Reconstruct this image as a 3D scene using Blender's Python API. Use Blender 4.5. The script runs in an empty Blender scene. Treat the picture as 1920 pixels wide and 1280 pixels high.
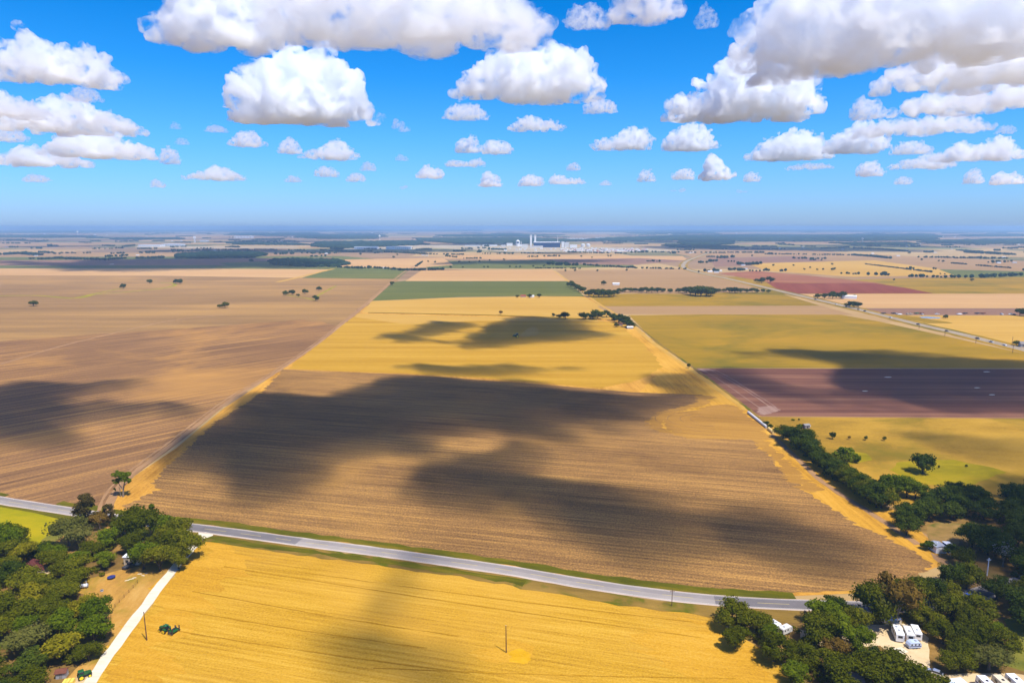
import bpy, bmesh, math, random
import numpy as np
from mathutils import Vector, Matrix, noise as mn

R = math.radians
scene = bpy.context.scene
col = scene.collection
CAM_H = 120.0
FPX = 1280.0                      # focal length in photo pixels (24 mm on 36 mm, 1920 px)
HORIZON = 425.5
PITCH = math.atan((640 - HORIZON) / FPX)
CP, SP = math.cos(PITCH), math.sin(PITCH)

# ---------------------------------------------------------------- camera
cam = bpy.data.cameras.new('camera')
cam.lens = 24.0
cam.sensor_width = 36.0
cam.clip_start = 1.0
cam.clip_end = 200000.0
camo = bpy.data.objects.new('camera', cam)
col.objects.link(camo)
camo.location = (0, 0, CAM_H)
camo.rotation_euler = (math.pi / 2 - PITCH, 0, 0)
scene.camera = camo


def at(px, py, z=0.0):
    """surveyed position of a photo point lying at height z"""
    a = (px - 960.0) / FPX
    b = (py - 640.0) / FPX
    dx, dy, dz = a, CP - b * SP, -SP - b * CP
    t = (z - CAM_H) / dz
    return Vector((dx * t, dy * t, z))


# ---------------------------------------------------------------- light and sky
SUN_EL = R(63)
SUN_AZ = R(137)                   # clockwise from +Y: behind the camera, to the right
sdir = Vector((math.sin(SUN_AZ) * math.cos(SUN_EL), math.cos(SUN_AZ) * math.cos(SUN_EL), math.sin(SUN_EL)))
sl = bpy.data.lights.new('sun', 'SUN')
sl.energy = 4.8
sl.angle = R(0.5)
sl.color = (1.0, 0.97, 0.92)
so = bpy.data.objects.new('sun', sl)
so.rotation_euler = sdir.to_track_quat('Z', 'Y').to_euler()
col.objects.link(so)

world = bpy.data.worlds.new('World')
scene.world = world
world.use_nodes = True
wt = world.node_tree
wt.nodes.clear()
wo = wt.nodes.new('ShaderNodeOutputWorld')
wb = wt.nodes.new('ShaderNodeBackground')
sky = wt.nodes.new('ShaderNodeTexSky')
sky.sky_type = 'NISHITA'
sky.sun_disc = False
sky.sun_elevation = SUN_EL
sky.sun_rotation = SUN_AZ
sky.altitude = 100
sky.air_density = 1.0
sky.dust_density = 0.6
sky.ozone_density = 3.0
stc = wt.nodes.new('ShaderNodeTexCoord')
ssx = wt.nodes.new('ShaderNodeSeparateXYZ')
wt.links.new(stc.outputs['Generated'], ssx.inputs[0])
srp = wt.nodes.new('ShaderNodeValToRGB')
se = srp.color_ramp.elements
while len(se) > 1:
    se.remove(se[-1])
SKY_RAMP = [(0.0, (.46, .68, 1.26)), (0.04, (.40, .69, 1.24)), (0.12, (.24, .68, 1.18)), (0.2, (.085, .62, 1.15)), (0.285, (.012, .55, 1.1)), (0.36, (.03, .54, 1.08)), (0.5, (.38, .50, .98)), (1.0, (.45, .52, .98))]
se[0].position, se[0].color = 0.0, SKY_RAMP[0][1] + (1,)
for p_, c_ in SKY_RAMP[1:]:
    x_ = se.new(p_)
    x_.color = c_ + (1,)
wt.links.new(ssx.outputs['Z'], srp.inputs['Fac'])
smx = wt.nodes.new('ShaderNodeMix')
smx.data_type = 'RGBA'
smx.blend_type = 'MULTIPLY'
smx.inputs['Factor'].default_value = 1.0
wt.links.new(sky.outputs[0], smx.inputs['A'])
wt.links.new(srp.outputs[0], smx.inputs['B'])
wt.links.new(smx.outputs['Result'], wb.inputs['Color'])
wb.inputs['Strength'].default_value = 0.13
wt.links.new(wb.outputs[0], wo.inputs['Surface'])

scene.view_settings.view_transform = 'Standard'
scene.view_settings.look = 'None'
scene.view_settings.exposure = 0.33
scene.view_settings.gamma = 1.0
cy = scene.cycles
cy.max_bounces = 50
cy.diffuse_bounces = 3
cy.glossy_bounces = 2
cy.transmission_bounces = 3
cy.volume_bounces = 36
cy.transparent_max_bounces = 48
cy.caustics_reflective = False
cy.caustics_refractive = False
cy.sample_clamp_indirect = 4.0
cy.use_denoising = True
try:
    cy.denoiser = 'OPENIMAGEDENOISE'
except Exception:
    pass


# ---------------------------------------------------------------- helpers
def tag(o, label=None, cat=None, group=None, kind=None):
    if label:
        o['label'] = label
    if cat:
        o['category'] = cat
    if group:
        o['group'] = group
    if kind:
        o['kind'] = kind
    return o


def link_mesh(name, verts, faces, mat=None, parent=None, smooth=False, loc=None, mats=None, midx=None):
    me = bpy.data.meshes.new(name)
    me.from_pydata([tuple(v) for v in verts], [], [tuple(f) for f in faces])
    for m in (mats or ([mat] if mat else [])):
        me.materials.append(m)
    if midx is not None:
        me.polygons.foreach_set('material_index', midx)
    if smooth:
        me.polygons.foreach_set('use_smooth', [True] * len(me.polygons))
    me.update()
    o = bpy.data.objects.new(name, me)
    col.objects.link(o)
    if parent is not None:
        o.parent = parent
    if loc is not None:
        o.location = loc
    return o


def empty(name, loc, rz=0.0, label=None, cat=None, group=None):
    o = bpy.data.objects.new(name, None)
    o.empty_display_size = 1.0
    col.objects.link(o)
    o.location = loc
    o.rotation_euler = (0, 0, rz)
    return tag(o, label, cat, group)


class MB:
    """collects shapes, links them as one mesh"""
    def __init__(self):
        self.v, self.f, self.m = [], [], []

    def add(self, vs, fs, mi=0):
        b = len(self.v)
        self.v.extend(vs)
        self.f.extend([tuple(i + b for i in f) for f in fs])
        self.m.extend([mi] * len(fs))

    def box(self, x0, x1, y0, y1, z0, z1, mi=0, top=None):
        t = top or (0, 0)       # inset of the top face in x and y
        vs = [(x0, y0, z0), (x1, y0, z0), (x1, y1, z0), (x0, y1, z0),
              (x0 + t[0], y0 + t[1], z1), (x1 - t[0], y0 + t[1], z1), (x1 - t[0], y1 - t[1], z1), (x0 + t[0], y1 - t[1], z1)]
        self.add(vs, [(3, 2, 1, 0), (4, 5, 6, 7), (0, 1, 5, 4), (1, 2, 6, 5), (2, 3, 7, 6), (3, 0, 4, 7)], mi)

    def prism(self, prof, y0, y1, mi=0):
        """profile in x,z extruded along y"""
        n = len(prof)
        vs = [(x, y0, z) for x, z in prof] + [(x, y1, z) for x, z in prof]
        fs = [tuple(range(n)), tuple(range(2 * n - 1, n - 1, -1))]
        fs += [(i, i + n, (i + 1) % n + n, (i + 1) % n) for i in range(n)]
        self.add(vs, fs, mi)

    def tube(self, a, b, r0, r1=None, n=8, mi=0, cap=True):
        r1 = r0 if r1 is None else r1
        a, b = Vector(a), Vector(b)
        d = (b - a).normalized()
        u = d.orthogonal().normalized()
        w = d.cross(u)
        vs = []
        for c, r in ((a, r0), (b, r1)):
            for k in range(n):
                t = 2 * math.pi * k / n
                vs.append(tuple(c + u * (r * math.cos(t)) + w * (r * math.sin(t))))
        fs = [(k, (k + 1) % n, n + (k + 1) % n, n + k) for k in range(n)]
        if cap:
            fs += [tuple(range(n - 1, -1, -1)), tuple(range(n, 2 * n))]
        self.add(vs, fs, mi)

    def lathe(self, prof, n=16, mi=0, c=(0, 0, 0)):
        """profile of (r, z) spun about z"""
        vs = []
        for r, z in prof:
            for k in range(n):
                t = 2 * math.pi * k / n
                vs.append((c[0] + r * math.cos(t), c[1] + r * math.sin(t), c[2] + z))
        fs = []
        for j in range(len(prof) - 1):
            for k in range(n):
                fs.append((j * n + k, j * n + (k + 1) % n, (j + 1) * n + (k + 1) % n, (j + 1) * n + k))
        fs.append(tuple(range(n - 1, -1, -1)))
        fs.append(tuple(range((len(prof) - 1) * n, len(prof) * n)))
        self.add(vs, fs, mi)

    def build(self, name, mat, parent=None, smooth=False, loc=None):
        mats = mat if isinstance(mat, (list, tuple)) else [mat]
        return link_mesh(name, self.v, self.f, parent=parent, smooth=smooth, loc=loc, mats=mats, midx=self.m)


def children(o):
    return [c for c in bpy.data.objects if c.parent == o]


def copy_tree(o, parent=None, kids=None):
    c = o.copy()
    col.objects.link(c)
    c.parent = parent
    for ch in (kids if kids is not None else children(o)):
        copy_tree(ch, c)
    return c


# ---------------------------------------------------------------- materials
def new_mat(name):
    m = bpy.data.materials.new(name)
    m.use_nodes = True
    nt = m.node_tree
    nt.nodes.clear()
    out = nt.nodes.new('ShaderNodeOutputMaterial')
    return m, nt, out


def srgb(r, g, b):
    def f(c):
        c /= 255.0
        return c / 12.92 if c <= 0.04045 else ((c + 0.055) / 1.055) ** 2.4
    return (f(r) * .8, f(g) * .8, f(b) * .8, 1.0)


def principled(nt, out, rough=0.9, spec=0.2, metal=0.0):
    p = nt.nodes.new('ShaderNodeBsdfPrincipled')
    p.inputs['Roughness'].default_value = rough
    p.inputs['Specular IOR Level'].default_value = spec
    p.inputs['Metallic'].default_value = metal
    nt.links.new(p.outputs[0], out.inputs['Surface'])
    return p


def plain(name, c, rough=0.6, spec=0.4, metal=0.0, var=0.12, scale=0.8):
    """paint, metal, timber: one colour with slight grime"""
    m, nt, out = new_mat(name)
    p = principled(nt, out, rough, spec, metal)
    tc = nt.nodes.new('ShaderNodeTexCoord')
    nz = nt.nodes.new('ShaderNodeTexNoise')
    nz.inputs['Scale'].default_value = scale
    nz.inputs['Detail'].default_value = 4
    nt.links.new(tc.outputs['Object'], nz.inputs['Vector'])
    mx = nt.nodes.new('ShaderNodeMix')
    mx.data_type = 'RGBA'
    c = tuple(c[:3])
    mx.inputs['A'].default_value = tuple(x * (1 - var) for x in c) + (1,)
    mx.inputs['B'].default_value = tuple(min(1, x * (1 + var)) for x in c) + (1,)
    nt.links.new(nz.outputs['Fac'], mx.inputs['Factor'])
    nt.links.new(mx.outputs['Result'], p.inputs['Base Color'])
    return m


def vmath(nt, op, a, b=None):
    n = nt.nodes.new('ShaderNodeVectorMath')
    n.operation = op
    nt.links.new(a, n.inputs[0])
    if b is not None:
        if isinstance(b, (tuple, list)):
            n.inputs[1].default_value = b
        else:
            nt.links.new(b, n.inputs[1])
    return n.outputs[0]


def mth(nt, op, a, b=None, clamp=False):
    n = nt.nodes.new('ShaderNodeMath')
    n.operation = op
    n.use_clamp = clamp
    for i, x in enumerate((a, b)):
        if x is None:
            continue
        if isinstance(x, (int, float)):
            n.inputs[i].default_value = x
        else:
            nt.links.new(x, n.inputs[i])
    return n.outputs[0]


def ramp(nt, fac, stops):
    n = nt.nodes.new('ShaderNodeValToRGB')
    e = n.color_ramp.elements
    while len(e) > 1:
        e.remove(e[-1])
    e[0].position, e[0].color = stops[0][0], tuple(stops[0][1])
    for p, c in stops[1:]:
        x = e.new(p)
        x.color = tuple(c)
    nt.links.new(fac, n.inputs['Fac'])
    return n.outputs['Color']


def mixc(nt, fac, a, b, blend='MIX'):
    n = nt.nodes.new('ShaderNodeMix')
    n.data_type = 'RGBA'
    n.blend_type = blend
    n.clamp_factor = True
    for key, x in (('Factor', fac), ('A', a), ('B', b)):
        if isinstance(x, (int, float)):
            n.inputs[key].default_value = x
        elif isinstance(x, tuple):
            n.inputs[key].default_value = x
        else:
            nt.links.new(x, n.inputs[key])
    return n.outputs['Result']


def noise_at(nt, vec, scale, detail=3, rough=0.55, dist=0.0):
    n = nt.nodes.new('ShaderNodeTexNoise')
    n.inputs['Scale'].default_value = scale
    n.inputs['Detail'].default_value = detail
    n.inputs['Roughness'].default_value = rough
    n.inputs['Distortion'].default_value = dist
    nt.links.new(vec, n.inputs['Vector'])
    return n.outputs['Fac']


def stretch(nt, f, lo, hi):
    n = nt.nodes.new('ShaderNodeMapRange')
    n.inputs['From Min'].default_value = lo
    n.inputs['From Max'].default_value = hi
    nt.links.new(f, n.inputs['Value'])
    return n.outputs['Result']


def field_mat(name, dark, mid, light, ang=0.0, streak=(0.004, 0.18), patch=0.006, grain=0.9, rows=0.0, row_w=6.0,
              contrast=0.5, streak_w=0.5, patch_w=0.4, grain_w=0.25, tint=None, tint_scale=0.01, tint_w=(0.55, 0.7), row_detail=1.0):
    """soil, stubble or pasture: streaks along the working direction, patches, grain and rows"""
    m, nt, out = new_mat(name)
    p = principled(nt, out, 0.95, 0.05)
    tc = nt.nodes.new('ShaderNodeTexCoord')
    mp = nt.nodes.new('ShaderNodeMapping')
    mp.inputs['Rotation'].default_value = (0, 0, -ang)
    nt.links.new(tc.outputs['Object'], mp.inputs['Vector'])
    v = mp.outputs[0]
    warp = noise_at(nt, v, 0.004, 2)
    s = vmath(nt, 'MULTIPLY', v, (streak[0], streak[1], 0.0))
    st = stretch(nt, noise_at(nt, s, 1.0, 6, 0.65, 0.15), 0.32, 0.68)
    s2 = vmath(nt, 'MULTIPLY', v, (streak[0] * 4, streak[1] * 3, 0.0))
    st2 = stretch(nt, noise_at(nt, s2, 1.0, 4, 0.6), 0.3, 0.7)
    pa = stretch(nt, noise_at(nt, vmath(nt, 'MULTIPLY', v, (0.45, 1.0, 1.0)), patch, 5, 0.6, 0.4), 0.33, 0.67)
    gr = stretch(nt, noise_at(nt, v, grain, 3, 0.7), 0.25, 0.75)
    tot = streak_w + patch_w + grain_w + 0.25
    f = mth(nt, 'MULTIPLY', st, streak_w / tot)
    f = mth(nt, 'ADD', f, mth(nt, 'MULTIPLY', st2, 0.25 / tot))
    f = mth(nt, 'ADD', f, mth(nt, 'MULTIPLY', pa, patch_w / tot))
    f = mth(nt, 'ADD', f, mth(nt, 'MULTIPLY', gr, grain_w / tot))
    if rows > 0:
        sx = nt.nodes.new('ShaderNodeSeparateXYZ')
        nt.links.new(v, sx.inputs[0])
        y = mth(nt, 'ADD', sx.outputs['Y'], mth(nt, 'MULTIPLY', warp, 14.0))
        w = mth(nt, 'SINE', mth(nt, 'MULTIPLY', y, 2 * math.pi / row_w))
        w = mth(nt, 'MULTIPLY', w, stretch(nt, noise_at(nt, vmath(nt, 'MULTIPLY', v, (0.02, 0.05, 0)), 1.0, 3), 0.3, 0.75))
        f = mth(nt, 'ADD', f, mth(nt, 'MULTIPLY', w, rows))
    lo, hi = 0.5 - 0.5 * contrast, 0.5 + 0.5 * contrast
    c = ramp(nt, f, [(max(0.0, lo - 0.05), dark), (0.5, mid), (min(1.0, hi + 0.05), light)])
    if tint:
        tn = noise_at(nt, v, tint_scale, 4, 0.6, 0.6)
        c = mixc(nt, stretch(nt, tn, *tint_w), c, tint)
    nt.links.new(c, p.inputs['Base Color'])
    bp = nt.nodes.new('ShaderNodeBump')
    bp.inputs['Strength'].default_value = 0.25
    bp.inputs['Distance'].default_value = 0.5
    nt.links.new(f, bp.inputs['Height'])
    nt.links.new(bp.outputs[0], p.inputs['Normal'])
    return m

# ---------------------------------------------------------------- clouds
CLOUD_Z = 900.0


def cloud_mat(name, dens, g=0.4, ragged=0.0):
    m, nt, out = new_mat(name)
    v = nt.nodes.new('ShaderNodeVolumePrincipled')
    v.inputs['Color'].default_value = (.978, .988, 1, 1)
    v.inputs['Density'].default_value = dens
    v.inputs['Anisotropy'].default_value = g
    if ragged:                        # torn, uneven vapour: density falls away in folds of noise
        tc = nt.nodes.new('ShaderNodeTexCoord')
        nz = noise_at(nt, tc.outputs['Object'], ragged, 6, .62, .5)
        f = stretch(nt, nz, .42, .62)
        nt.links.new(mth(nt, 'MULTIPLY', mth(nt, 'MULTIPLY', f, 2.1), dens), v.inputs['Density'])
    nt.links.new(v.outputs[0], out.inputs['Volume'])
    return m


CM = {}


def cm(d, ragged=0.0):
    k = (d, ragged)
    if k not in CM:
        CM[k] = cloud_mat('cloud_vapour', d, ragged=ragged)
    return CM[k]


def fbm_bill(p, f, octs, seed):
    """billowing noise in 0..1, round lobes with creases between"""
    a, s, t = 1.0, 0.0, 0.0
    q = Vector(p) * f + Vector((seed * 7.13, seed * 3.7, seed * 1.9))
    for _ in range(octs):
        s += a * (1.0 - abs(mn.noise(q)) * 1.6)
        t += a
        a *= 0.52
        q = q * 2.03 + Vector((3.1, 1.7, 5.3))
    return s / t


def cumulus(label, x0, x1, top, base, prof=None, dens=0.02, seed=0, depth=0.6, group='cumulus clouds in the sky', res=70, z=CLOUD_Z, ragged=0.0):
    rnd = random.Random(seed * 131 + 7)
    B = at((x0 + x1) / 2, base, z)
    rng = (B - Vector((0, 0, CAM_H))).length
    hd = Vector((B.x, B.y, 0)).normalized()
    rt = Vector((hd.y, -hd.x, 0))
    W = (x1 - x0) * rng / FPX * .80
    L = W * depth
    T = (base - top) * rng / FPX
    el = math.atan2(z - CAM_H, Vector((B.x, B.y)).length)
    T = max(0.16 * W, T * .95 - 0.35 * L * math.sin(el))
    C = B - hd * (L * 0.42)
    prof = prof or [rnd.uniform(.45, .8), rnd.uniform(.7, 1), rnd.uniform(.75, 1), rnd.uniform(.45, .85)]

    def ph(u):
        t = (u * 0.5 + 0.5) * (len(prof) - 1)
        i = min(int(t), len(prof) - 2)
        k = t - i
        k = k * k * (3 - 2 * k)
        return prof[i] * (1 - k) + prof[i + 1] * k
    bm = bmesh.new()
    n = int(34 + 26 * min(2.5, W / max(T, 1) / 2.2))
    for i in range(n):
        u = -1 + 2 * (i + rnd.random()) / n
        vmax = math.sqrt(max(0.05, 1 - u * u))
        v = rnd.uniform(-1, 1) * vmax
        edge = math.sqrt(max(0.0, 1 - 0.8 * abs(u) ** 3)) * (1 - 0.5 * v * v)
        h = T * ph(u) * edge
        r = h * rnd.uniform(0.26, 0.46)
        r = min(max(r, 0.05 * T), 0.30 * L + 0.02 * W)
        zc = rnd.uniform(0.15 * r, max(0.2 * r, h - r))
        if rnd.random() < 0.5:
            zc = max(0.2 * r, h - r)
        c = rt * (u * (W / 2 - r * 0.8)) + hd * (v * (L / 2 - r * 0.4)) + Vector((0, 0, zc))
        mat = Matrix.Translation(c) @ Matrix.Diagonal((r * 1.15, r * 1.15, r, 1))
        bmesh.ops.create_icosphere(bm, subdivisions=2, radius=1.0, matrix=mat)
    for i in range(int(n * .35)):                     # torn scraps round the outline
        u = rnd.uniform(-1.04, 1.04)
        h = T * ph(max(-1, min(1, u))) * math.sqrt(max(0.02, 1 - .8 * min(1, abs(u)) ** 3))
        r = T * rnd.uniform(.035, .085)
        c = rt * (u * W / 2) + hd * (rnd.uniform(-.8, .5) * L / 2 * math.sqrt(max(.05, 1 - min(1, u * u)))) + Vector((0, 0, h * rnd.uniform(.35, 1.06)))
        bmesh.ops.create_icosphere(bm, subdivisions=2, radius=1.0, matrix=Matrix.Translation(c) @ Matrix.Diagonal((r * 1.6, r * 1.3, r, 1)))
    me = bpy.data.meshes.new('cloud')
    bm.to_mesh(me)
    bm.free()
    tmp = bpy.data.objects.new('cloud', me)
    col.objects.link(tmp)
    md = tmp.modifiers.new('r', 'REMESH')
    md.mode = 'VOXEL'
    md.voxel_size = max(W, 1.6 * T) / res
    dg = bpy.context.evaluated_depsgraph_get()
    dg.update()
    me2 = bpy.data.meshes.new_from_object(tmp.evaluated_get(dg))
    tmp.modifiers.clear()
    bpy.data.objects.remove(tmp)
    nv = len(me2.vertices)
    co = np.empty(nv * 3)
    me2.vertices.foreach_get('co', co)
    no = np.empty(nv * 3)
    me2.vertices.foreach_get('normal', no)
    co = co.reshape(-1, 3)
    no = no.reshape(-1, 3)
    f1 = 2.6 / max(T, 0.25 * W)
    amp = 0.20 * min(T, 0.45 * W)
    disp = np.array([fbm_bill(p, f1, 6, seed + 1) for p in co])
    co = co + no * ((disp - 0.62) * amp * 1.9)[:, None]
    # flat, slightly uneven base
    zb = np.array([mn.noise(Vector((p[0], p[1], 0)) * (3.0 / W) + Vector((seed, 0, 0))) for p in co]) * 0.05 * T
    low = co[:, 2] < zb
    co[low, 2] = zb[low] + (co[low, 2] - zb[low]) * 0.18
    me2.vertices.foreach_set('co', co.ravel())
    me2.update()
    tmp = bpy.data.objects.new('cloud', me2)
    col.objects.link(tmp)
    md = tmp.modifiers.new('r', 'REMESH')
    md.mode = 'VOXEL'
    md.voxel_size = max(W, 1.6 * T) / res * .9
    dg = bpy.context.evaluated_depsgraph_get()
    dg.update()
    me2 = bpy.data.meshes.new_from_object(tmp.evaluated_get(dg))
    tmp.modifiers.clear()
    bpy.data.objects.remove(tmp)
    me2.materials.clear()
    me2.materials.append(cm(dens, ragged and ragged / max(T, .3 * W)))
    me2.polygons.foreach_set('use_smooth', [False] * len(me2.polygons))
    me2.update()
    me2.name = 'cloud'
    o = bpy.data.objects.new('cloud', me2)
    o.location = C
    col.objects.link(o)
    return tag(o, label, 'cloud', group)


def shade_cloud(label, poly, seed=0, soft=26.0, thick=110.0, dens=0.022, cells=90, z=CLOUD_Z, ragged=1.0, minz=0.0):
    """a cumulus over the near fields: the sun draws its outline on the ground as the photo shows"""
    pts = [at(x, y, 0.0) for x, y in poly]
    sh = Vector((sdir.x, sdir.y, 0)) * (z / sdir.z)
    P = np.array([(p.x, p.y) for p in pts])
    mnx, mny = P.min(0) - soft * 2.2
    mxx, mxy = P.max(0) + soft * 2.2
    step = max(mxx - mnx, mxy - mny) / cells
    xs = np.arange(mnx, mxx + step, step)
    ys = np.arange(mny, mxy + step, step)
    X, Y = np.meshgrid(xs, ys)
    q = np.stack([X.ravel(), Y.ravel()], 1)
    d = np.full(len(q), 1e9)
    ins = np.zeros(len(q), bool)
    n = len(P)
    for i in range(n):
        a, b = P[i], P[(i + 1) % n]
        ab = b - a
        t = np.clip(((q - a) @ ab) / max(ab @ ab, 1e-9), 0, 1)
        d = np.minimum(d, np.hypot(*(q - a - t[:, None] * ab).T))
        cr = ((a[1] > q[:, 1]) != (b[1] > q[:, 1]))
        with np.errstate(divide='ignore', invalid='ignore'):
            xi = a[0] + (q[:, 1] - a[1]) / (b[1] - a[1] if b[1] != a[1] else 1e-9) * ab[0]
        ins ^= cr & (q[:, 0] < xi)
    d = np.where(ins, d, -d)
    nz = np.array([mn.fractal(Vector((a / (soft * 3.2), b / (soft * 3.2), seed * 5.1)), 0.75, 2.1, 6) for a, b in q])
    bl = np.array([fbm_bill((a, b, 0), 1.0 / (soft * 1.6), 4, seed + 3) for a, b in q])
    e = d + nz * soft * 1.5 * ragged + soft * 0.3
    t = np.clip(e / (soft * 2.4), 0, 1)
    t = (t ** 1.15) * (0.72 + 0.5 * bl)
    t = (t * thick).reshape(X.shape)
    t[0, :] = t[-1, :] = 0
    t[:, 0] = t[:, -1] = 0
    ny, nx = X.shape
    act = t > 0.0
    cell = act[:-1, :-1] | act[1:, :-1] | act[:-1, 1:] | act[1:, 1:]
    vt = -np.ones((ny, nx), int)
    vb = -np.ones((ny, nx), int)
    V, F = [], []
    for j in range(ny):
        for i in range(nx):
            near = cell[max(0, j - 1):j + 1, max(0, i - 1):i + 1].any()
            if not near:
                continue
            vt[j, i] = len(V)
            V.append((X[j, i] , Y[j, i], z + t[j, i] * 0.85))
            if t[j, i] > 0:
                vb[j, i] = len(V)
                V.append((X[j, i], Y[j, i], z - t[j, i] * 0.15))
            else:
                vb[j, i] = vt[j, i]
    for j in range(ny - 1):
        for i in range(nx - 1):
            if not cell[j, i]:
                continue
            F.append((vt[j, i], vt[j, i + 1], vt[j + 1, i + 1], vt[j + 1, i]))
            F.append((vb[j, i], vb[j + 1, i], vb[j + 1, i + 1], vb[j, i + 1]))
    c = P.mean(0)
    V = [(x - c[0], y - c[1], zz - z) for x, y, zz in V]
    F = [f for f in F if len(set(f)) == 4]
    o = link_mesh('cloud', V, F, cm(dens), loc=(c[0] + sh.x, c[1] + sh.y, z))
    return tag(o, label, 'cloud', 'low clouds shading the near fields')
CLOUD_DENS = 1.6
RAG = 5.0

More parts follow.
